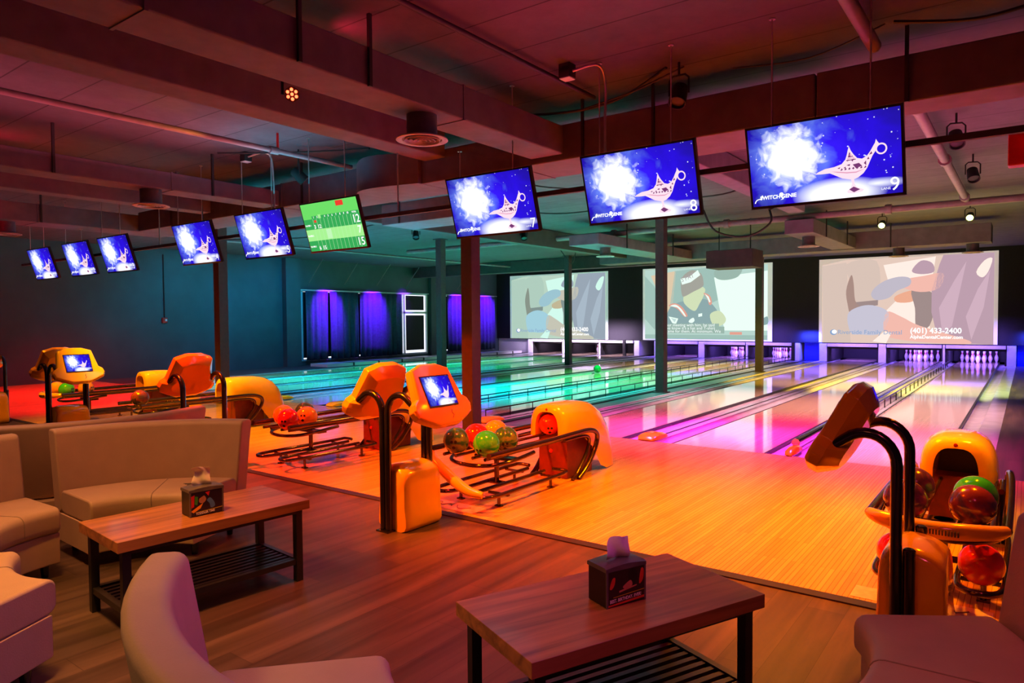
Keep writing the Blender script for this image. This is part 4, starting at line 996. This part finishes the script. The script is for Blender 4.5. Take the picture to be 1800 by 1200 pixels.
for a0_, r0_, da, dr in ((121, .72, 6, .03), (117, .62, 3, .07), (126, .76, 4, .015)):
    P = []
    for k in range(12):
        t = k * PI / 6; q = 1 + .35 * math.sin(k * 2.7)
        a = math.radians(a0_ + da * q * math.cos(t)); r = r0_ + dr * q * math.sin(t); P.append((r * math.cos(a), r * math.sin(a)))
    b.prism(P, lambda a, c, d: (a, c, d), .4185, .4212)
tag(b.build('torn_patch', M['boxside'], sofa1, smooth=False), 'dark torn patch in the seat covering')
# ------------------------------------------------------------------ coffee tables
def coffee_table(x, y, rz, label, L_=1.02, W_=.53, H_=.468):
    T = empty('coffee_table', label, 'coffee table', (x, y, 0), rz, 'wood-topped coffee tables')
    b = MB(); b.box(-W_ / 2, W_ / 2, -L_ / 2, L_ / 2, H_ - .052, H_); b.build('tabletop', M['tabletop'], T, smooth=False, bevel=.002)
    b = MB(); b.box(-W_ / 2 + .03, W_ / 2 - .03, -L_ / 2 + .03, L_ / 2 - .03, H_ - .075, H_ - .052); b.build('top_frame', M['blackleg'], T, smooth=False)
    for sx in (-1, 1):
        for sy in (-1, 1):
            b = MB(); xx = sx * (W_ / 2 - .05); yy = sy * (L_ / 2 - .05); b.box(xx - .02, xx + .02, yy - .02, yy + .02, 0, H_ - .07); b.build('leg', M['blackleg'], T, smooth=False, bevel=.002)
    Sf = MB(); w, l = W_ / 2 - .05, L_ / 2 - .05; z = .1
    for sx in (-1, 1): Sf.box(sx * w - .015, sx * w + .015, -l, l, z, z + .03)
    for sy in (-1, 1): Sf.box(-w, w, sy * l - .015, sy * l + .015, z, z + .03)
    n = 9
    for k in range(1, n): q = -w + 2 * w * k / n; Sf.box(q - .012, q + .012, -l, l, z + .008, z + .024)
    Sf.build('slatted_shelf', M['blackleg'], T, smooth=False)
    return T
T1 = coffee_table(-3.615, 1.995, -.08, 'wood-topped coffee table with a black slatted shelf, left, before the long sofa')
T2 = coffee_table(-1.22, 2.245, -.41, 'wood-topped coffee table nearest the camera, bottom centre')

def dispenser(x, y, z, rz, label, words, pal, kind):
    T = empty('tissue_dispenser', label, 'tissue dispenser', (x, y, z), rz, 'tissue dispensers on the tables')
    W_, D_, H_ = .178, .108, .145                      # local: picture face towards +X, width along Y
    b = MB(); b.box(-D_ / 2, D_ / 2, -W_ / 2, W_ / 2, .001, H_ - .012); b.build('body', M['boxside'], T, smooth=False, bevel=.004)
    # arched lid
    b = MB(); R_ = []
    for k in range(11):
        yy = -W_ / 2 - .003 + (W_ + .006) * k / 10; hh = H_ + .008 * math.sin(PI * k / 10)
        R_.append([(-D_ / 2 - .003, yy, H_ - .016), (D_ / 2 + .003, yy, H_ - .016), (D_ / 2 + .003, yy, hh - .004), (D_ / 2 - .005, yy, hh), (-D_ / 2 + .005, yy, hh), (-D_ / 2 - .003, yy, hh - .004)])
    b.rings(R_); b.build('lid', M['box'], T, sharp=40)
    b = MB()
    for s in (-1, 1): b.box(D_ / 2 - .002, D_ / 2 + .003, s * (W_ / 2 - .003) - .004, s * (W_ / 2 - .003) + .004, .0, H_ - .01)
    b.build('face_frame', M['box'], T, smooth=False)
    X_ = D_ / 2 + .001
    g = lambda a, c, d=0: (X_ + d, (a - .5) * W_ * .94, .004 + c * (H_ - .022))
    b = MB(); mats = [mat('print ' + str(i), c, .3, emit=None, noise=.1, nscale=30) for i, c in enumerate(pal)]
    b.flat([(0, 0), (1, 0), (1, 1), (0, 1)], lambda a, c: g(a, c, .0005), 0)
    if kind == 'toddler':
        sh = [([(0, .35), (.1, .4), (.12, .9), (0, .85)], 1), ([(.12, .5), (.2, .45), (.24, .8), (.13, .85)], 2), ([(0, .22), (.3, .45), (.38, .5), (.3, .3), (.08, .14)], 3), (smoothpoly([(.25, .62), (.3, .8), (.42, .82), (.48, .65), (.4, .52), (.3, .52)], 3), 4), (smoothpoly([(.22, .7), (.27, .9), (.42, .94), (.5, .8), (.4, .82)], 3), 0), ([(.45, .95), (.6, .98), (.55, .78)], 1), (smoothpoly([(.5, .6), (.6, .7), (.72, .5), (.75, .3), (.62, .25), (.58, .45)], 3), 5), ([(.14, .13), (.99, .2), (.99, .225), (.14, .155)], 6)]
    else:
        sh = [(smoothpoly([(.05, .55), (.12, .8), (.2, .82), (.18, .62), (.1, .5)], 3), 1), (smoothpoly([(.85, .5), (.9, .92), (.98, .9), (.96, .6)], 3), 1), (smoothpoly([(.55, .9), (.7, .98), (.8, .8), (.72, .5), (.6, .5)], 3), 2), (smoothpoly([(.4, .5), (.5, .6), (.62, .66), (.66, .5), (.5, .42)], 3), 3), ([(.0, .0), (.99, .06), (.99, .13), (.0, .05)], 1), ([(.14, .24), (.99, .3), (.99, .325), (.14, .265)], 6), ([(.3, .36), (.78, .46), (.78, .5), (.3, .42)], 3)]
    for i, (p, mi) in enumerate(sh): b.flat(p, lambda a, c: g(a, c, .0008 + .0002 * i), mi)
    b.build('printed_picture', mats, T, smooth=False)
    text_mesh(words, .0165 if kind == 'toddler' else .0168, mat('print white', (.9, .85, .85), .4, noise=.03), 'lettering', T, g(.15 if kind == 'toddler' else .04, .08 if kind == 'toddler' else .15, .004), (0, 1, .04), (0, 0, 1), bold=.0006, sx=.86 if kind == 'toddler' else .82)
    # tissue
    b = MB(); R_ = []
    if kind == 'toddler': st = [(0, .05, 0, 0), (.015, .052, -.01, .008), (.03, .045, -.004, .0), (.045, .038, .008, -.006), (.058, .045, -.002, .002), (.066, .05, -.01, .006)]
    else: st = [(0, .05, 0, 0), (.012, .052, -.004, .01), (.026, .052, .0, .008), (.04, .05, .006, .0), (.05, .045, .018, -.008)]
    for zz, hw, oy, ox in [(1.5 * q[0], q[1] * 1.15, q[2] * 1.3, q[3] * 1.3) for q in st]:
        R_.append([(ox + .008 * math.sin(k * .9 + zz * 60) , oy + hw * (k / 8 - .5) * 2 * .9, H_ + .006 + zz + .006 * math.sin(k * .7)) for k in range(9)])
    b.rings(R_, closed=False, caps=False); o = b.build('tissue', M['tissue'], T, sharp=80)
    md = o.modifiers.new('s', 'SOLIDIFY'); md.thickness = .0015
    md = o.modifiers.new('u', 'SUBSURF'); md.levels = 1; md.render_levels = 2
    return T
dispenser(-3.555, 1.975, .4685, -.12, 'tissue dispenser reading TODDLER TIME on the left coffee table', 'TODDLER TIME', [(.02, .01, .03), (.6, .02, .03), (.05, .3, .04), (.9, .35, .02), (.45, .2, .13), (.08, .2, .6), (.6, .5, .03)], 'toddler')
dispenser(-1.2, 2.245, .4685, -.41, 'tissue dispenser reading BEST. BIRTHDAY. EVER! on the nearest table', 'BEST. BIRTHDAY. EVER!', [(.03, .01, .015), (.75, .06, .03), (.01, .008, .01), (.65, .25, .15), (.4, .1, .1), (.1, .1, .3), (.6, .45, .03)], 'birthday')

# ------------------------------------------------------------------ lights
def spot(x, y, z, tx, ty, tz, col, w, ang=70, blend=.8, r=.08):
    l = bpy.data.lights.new('spot', 'SPOT'); l.color = col; l.energy = w; l.spot_size = math.radians(ang); l.spot_blend = blend; l.shadow_soft_size = r
    o = bpy.data.objects.new('spot_lamp', l); C.objects.link(o); o.location = (x, y, z)
    o.rotation_euler = (Vector((tx, ty, tz)) - Vector((x, y, z))).to_track_quat('-Z', 'Y').to_euler(); return o
def area(x, y, z, tx, ty, tz, col, w, sx, sy):
    l = bpy.data.lights.new('area', 'AREA'); l.shape = 'RECTANGLE'; l.size = sx; l.size_y = sy; l.color = col; l.energy = w
    o = bpy.data.objects.new('area_lamp', l); C.objects.link(o); o.location = (x, y, z)
    o.rotation_euler = (Vector((tx, ty, tz)) - Vector((x, y, z))).to_track_quat('-Z', 'Y').to_euler(); return o
def point(x, y, z, col, w, r=.15):
    l = bpy.data.lights.new('point', 'POINT'); l.color = col; l.energy = w; l.shadow_soft_size = r
    o = bpy.data.objects.new('point_lamp', l); C.objects.link(o); o.location = (x, y, z); return o
ORANGE = (1, .2, .0); YEL = (1, .5, .02); MAG = (1, .03, .42); RED = (1, .015, .01); CY = (.0, .85, 1.); GR = (.0, 1, .45); VIO = (.3, .02, 1.); YG = (.85, 1, .25)
# approach
spot(-1.5, 5.3, 2.5, -1.6, 5.0, 0, (1, .25, 0), 760, 108)
spot(-2.6, 3.4, 3.42, -2.2, 4.6, 0, (1, .06, 0), 900, 72)
spot(-.1, 5.3, 2.5, -.3, 5.0, 0, (1, .16, .0), 260, 90)
spot(-4.3, 2.4, 2.95, -3.7, 5.2, 0, (1, .14, 0), 1500, 72)
spot(-6.9, 3.0, 3.3, -6.0, 5.0, 0, (1, .04, .0), 2100, 82)
spot(-4.6, 6.9, 2.9, -6.0, 5.6, .3, (1, .35, .02), 160, 70)
spot(-8.8, 3.2, 3.0, -8.9, 5.6, 0, (1, .42, 0), 1200, 75)
spot(-10.6, 3.2, 3.3, -10.8, 5.0, 0, (1, .28, 0), 950, 70)
spot(-13.5, 5.5, 3.3, -14.5, 5.8, 0, RED, 1300, 95)
spot(-16.8, 5., 3.3, -16.8, 7., 0, RED, 1200, 95)
for hx in (-.37, -3.58, -6.07, -9.05, -11.4):
    spot(hx + .5, 5.2, 2.8, hx, 5.8, .5, (1, .62, .05), 150 if hx > -10 else 260, 34, .8, .04)  # unseen narrow spots added to turn the ball return hoods yellow
# magenta at the foul line
spot(-2., 9.2, 3.35, -2.2, 8.9, 0, (1, .02, .3), 2000, 88)
spot(-4.7, 8.6, 3.35, -4.7, 8.8, 0, (1, .1, .45), 1200, 80)
spot(-.8, 9.5, 3.35, -.8, 9., 0, (.9, .05, .7), 700, 80)
spot(-1., 12.4, 3.3, -1.5, 12.5, 0, (1, .4, .4), 1100, 80)
spot(-4., 12., 3.3, -3.8, 12.4, 0, (1, .4, .45), 1100, 80)
spot(-.88, 15.3, 3.2, -1.2, 17.2, 0, YG, 1200, 80)
spot(-2.31, 15.3, 3.2, -3.2, 17.5, 0, (1, .55, .02), 2200, 90)
spot(-4., 20.5, 3.3, -3.6, 21., 0, (1, .6, .3), 800, 90)
spot(-3.7, 9.4, 3.3, -3.72, 8.8, 0, (.4, .02, 1.), 1000, 50)
spot(-2.05, 9.4, 3.3, -2.05, 8.8, 0, (.4, .02, 1.), 900, 45)
# centre and window-side lanes
for x, y, c, w in ((-9., 10.4, (0, .55, 1), 3600), (-8., 12.5, (.0, 1, .7), 2000), (-8.2, 16., (.1, 1, .3), 1700), (-8., 20.5, (1, .8, .25), 1500), (-14.5, 9.9, (0, .8, 1), 3600), (-14.5, 12.5, (.0, .9, .95), 2600), (-14.6, 16., (.0, 1, .55), 2200), (-14.6, 20., (.15, 1, .5), 1700), (-11.4, 10., (.05, .55, 1), 1500)):
    spot(x, y, 3.3, x, y, 0, c, w, 100 if y > 11 else 84)
# left wall wash and curtains
spot(-16.8, 10.5, 3.2, XW, 10.5, 1.0, (.0, .45, .8), 220, 120)
spot(-16.8, 13., 3.2, XW, 13.2, 1.0, (.0, .35, .9), 220, 120)
for y in (15.2, 17.25, 21.9, 23.8): spot(XW + 1.5, y, 3.3, XW + .1, y, 1.75, (.2, .0, 1), 3000, 46, 1., .05)
spot(XW + .9, 18.9, 3.35, XW + .1, 18.9, 2.2, (.3, .0, 1), 260, 42, 1., .05)
# violet pin deck lamps
for i, x in enumerate(lane_ctrs):
    c = (.85, .6, 1) if i < 3 else (.25, .12, 1.)
    area(x, YB + .45, .59, x, YB + 1.5, .05, c, 22 if i < 3 else 80, 1.0, .08)
    area(x, YB - .55, 1.0, x, YB - .1, .5, c, 60. if i < 3 else 40, 1.3, .06)
area(-5.9, YB - .2, .9, -5.9, YB + .3, .3, (.03, .05, 1), 60, .5, .1); area(.3, YB - .2, .9, .3, YB + .3, .3, (.03, .05, 1), 60, .8, .1)
# seating area
spot(-4.6, .9, 3.4, -4.2, 1.9, 0, (1, .36, .1), 260, 70, 1., .25)
spot(-3.0, .9, 3.4, -3.6, 1.5, 0, (1, .38, .05), 400, 46, 1., .2)
spot(-2.6, -.4, 3.2, -1.7, .8, .5, (1, .5, .18), 130, 60, 1., .25)
spot(.6, 1.4, 3.4, -.4, 2.4, 0, (1, .08, .2), 70, 80, 1., .25)
spot(-2.9, 3.6, 3.4, -2.6, 3.2, 0, (1, .0, .04), 560, 66, 1., .2)
spot(-6.2, 1.2, 3.4, -5.4, 2.2, .4, (1, .35, .2), 120, 80, 1., .3)
spot(0.4, 3.3, 3.2, -2.2, .6, .4, (.5, .04, .8), 130, 50, 1., .15)
spot(-1.0, .4, 3.3, -1.3, 2.0, .3, (1, .22, .1), 40, 80, 1., .3)
spot(-2.6, .6, 3.3, -2.6, 1.5, 0, (1, .4, .12), 130, 55, 1., .25)
# unseen lamps, mostly facing up, added to tint the ceiling, ducts and pipe
def up(x, y, z, c, w, sx, sy): area(x, y, z, x, y, 4., c, w, sx, sy)
up(-1.9, 2.9, 3.2, (1, .0, .17), 12, 2., 2.4); up(-.8, 1.2, 3.2, (1, .0, .12), 6, 2., 2.)
up(-7.0, 2.4, 3.15, (1, .14, .25), 22, 1.6, 4.); up(-8.9, 3., 3., (1, .03, .04), 2, .5, 2.); up(-10.8, 2.5, 3.2, (1, .1, .2), 16, 1.2, 3.)
spot(-6.05, 3.9, 3.0, -6.44, 3.3, 3.3, (1, .35, .02), 22, 60, 1., .03)
spot(-11.1, 2.6, 2.8, -11.8, 3.0, 3.1, (1, .0, .02), 60, 70, 1., .05)
spot(-3.9, 3.1, 3.35, -3.3, 3.6, 3.5, (1, .02, .06), 14, 110, 1., .05)
spot(-9.0, 2.6, 3.1, -8.7, 2.9, 3.5, (1, .0, .05), 14, 90, 1., .05)
up(-6.6, 4.6, 3.0, (.0, .7, 1), 8, 1.2, .8)
up(-1., 8., 2.7, (1, .25, .4), 23, 3, 2.5); up(-1.2, 11.4, 2.7, (1, .6, .4), 23, 3, 3); up(-1.2, 15, 2.8, (.9, .8, .3), 17, 3, 2)
up(-5.6, 9.6, 2.7, (.05, 1, .8), 27, 3, 4); up(-9, 8., 2.7, (.0, .8, 1), 27, 3, 3); up(-8, 13.6, 2.7, (.1, 1, .6), 27, 4, 4); up(-14, 10, 2.7, (.0, .7, 1), 27, 4, 4); up(-13.5, 17, 2.7, (.0, .8, .7), 19, 4, 4)

w = bpy.data.worlds.new('world'); S.world = w; w.use_nodes = True
w.node_tree.nodes['Background'].inputs[0].default_value = (.7, .2, .4, 1); w.node_tree.nodes['Background'].inputs[1].default_value = .022
S.view_settings.view_transform = 'Standard'; S.view_settings.look = 'None'; S.view_settings.exposure = 0; S.view_settings.gamma = 1
S.view_settings.use_curve_mapping = False
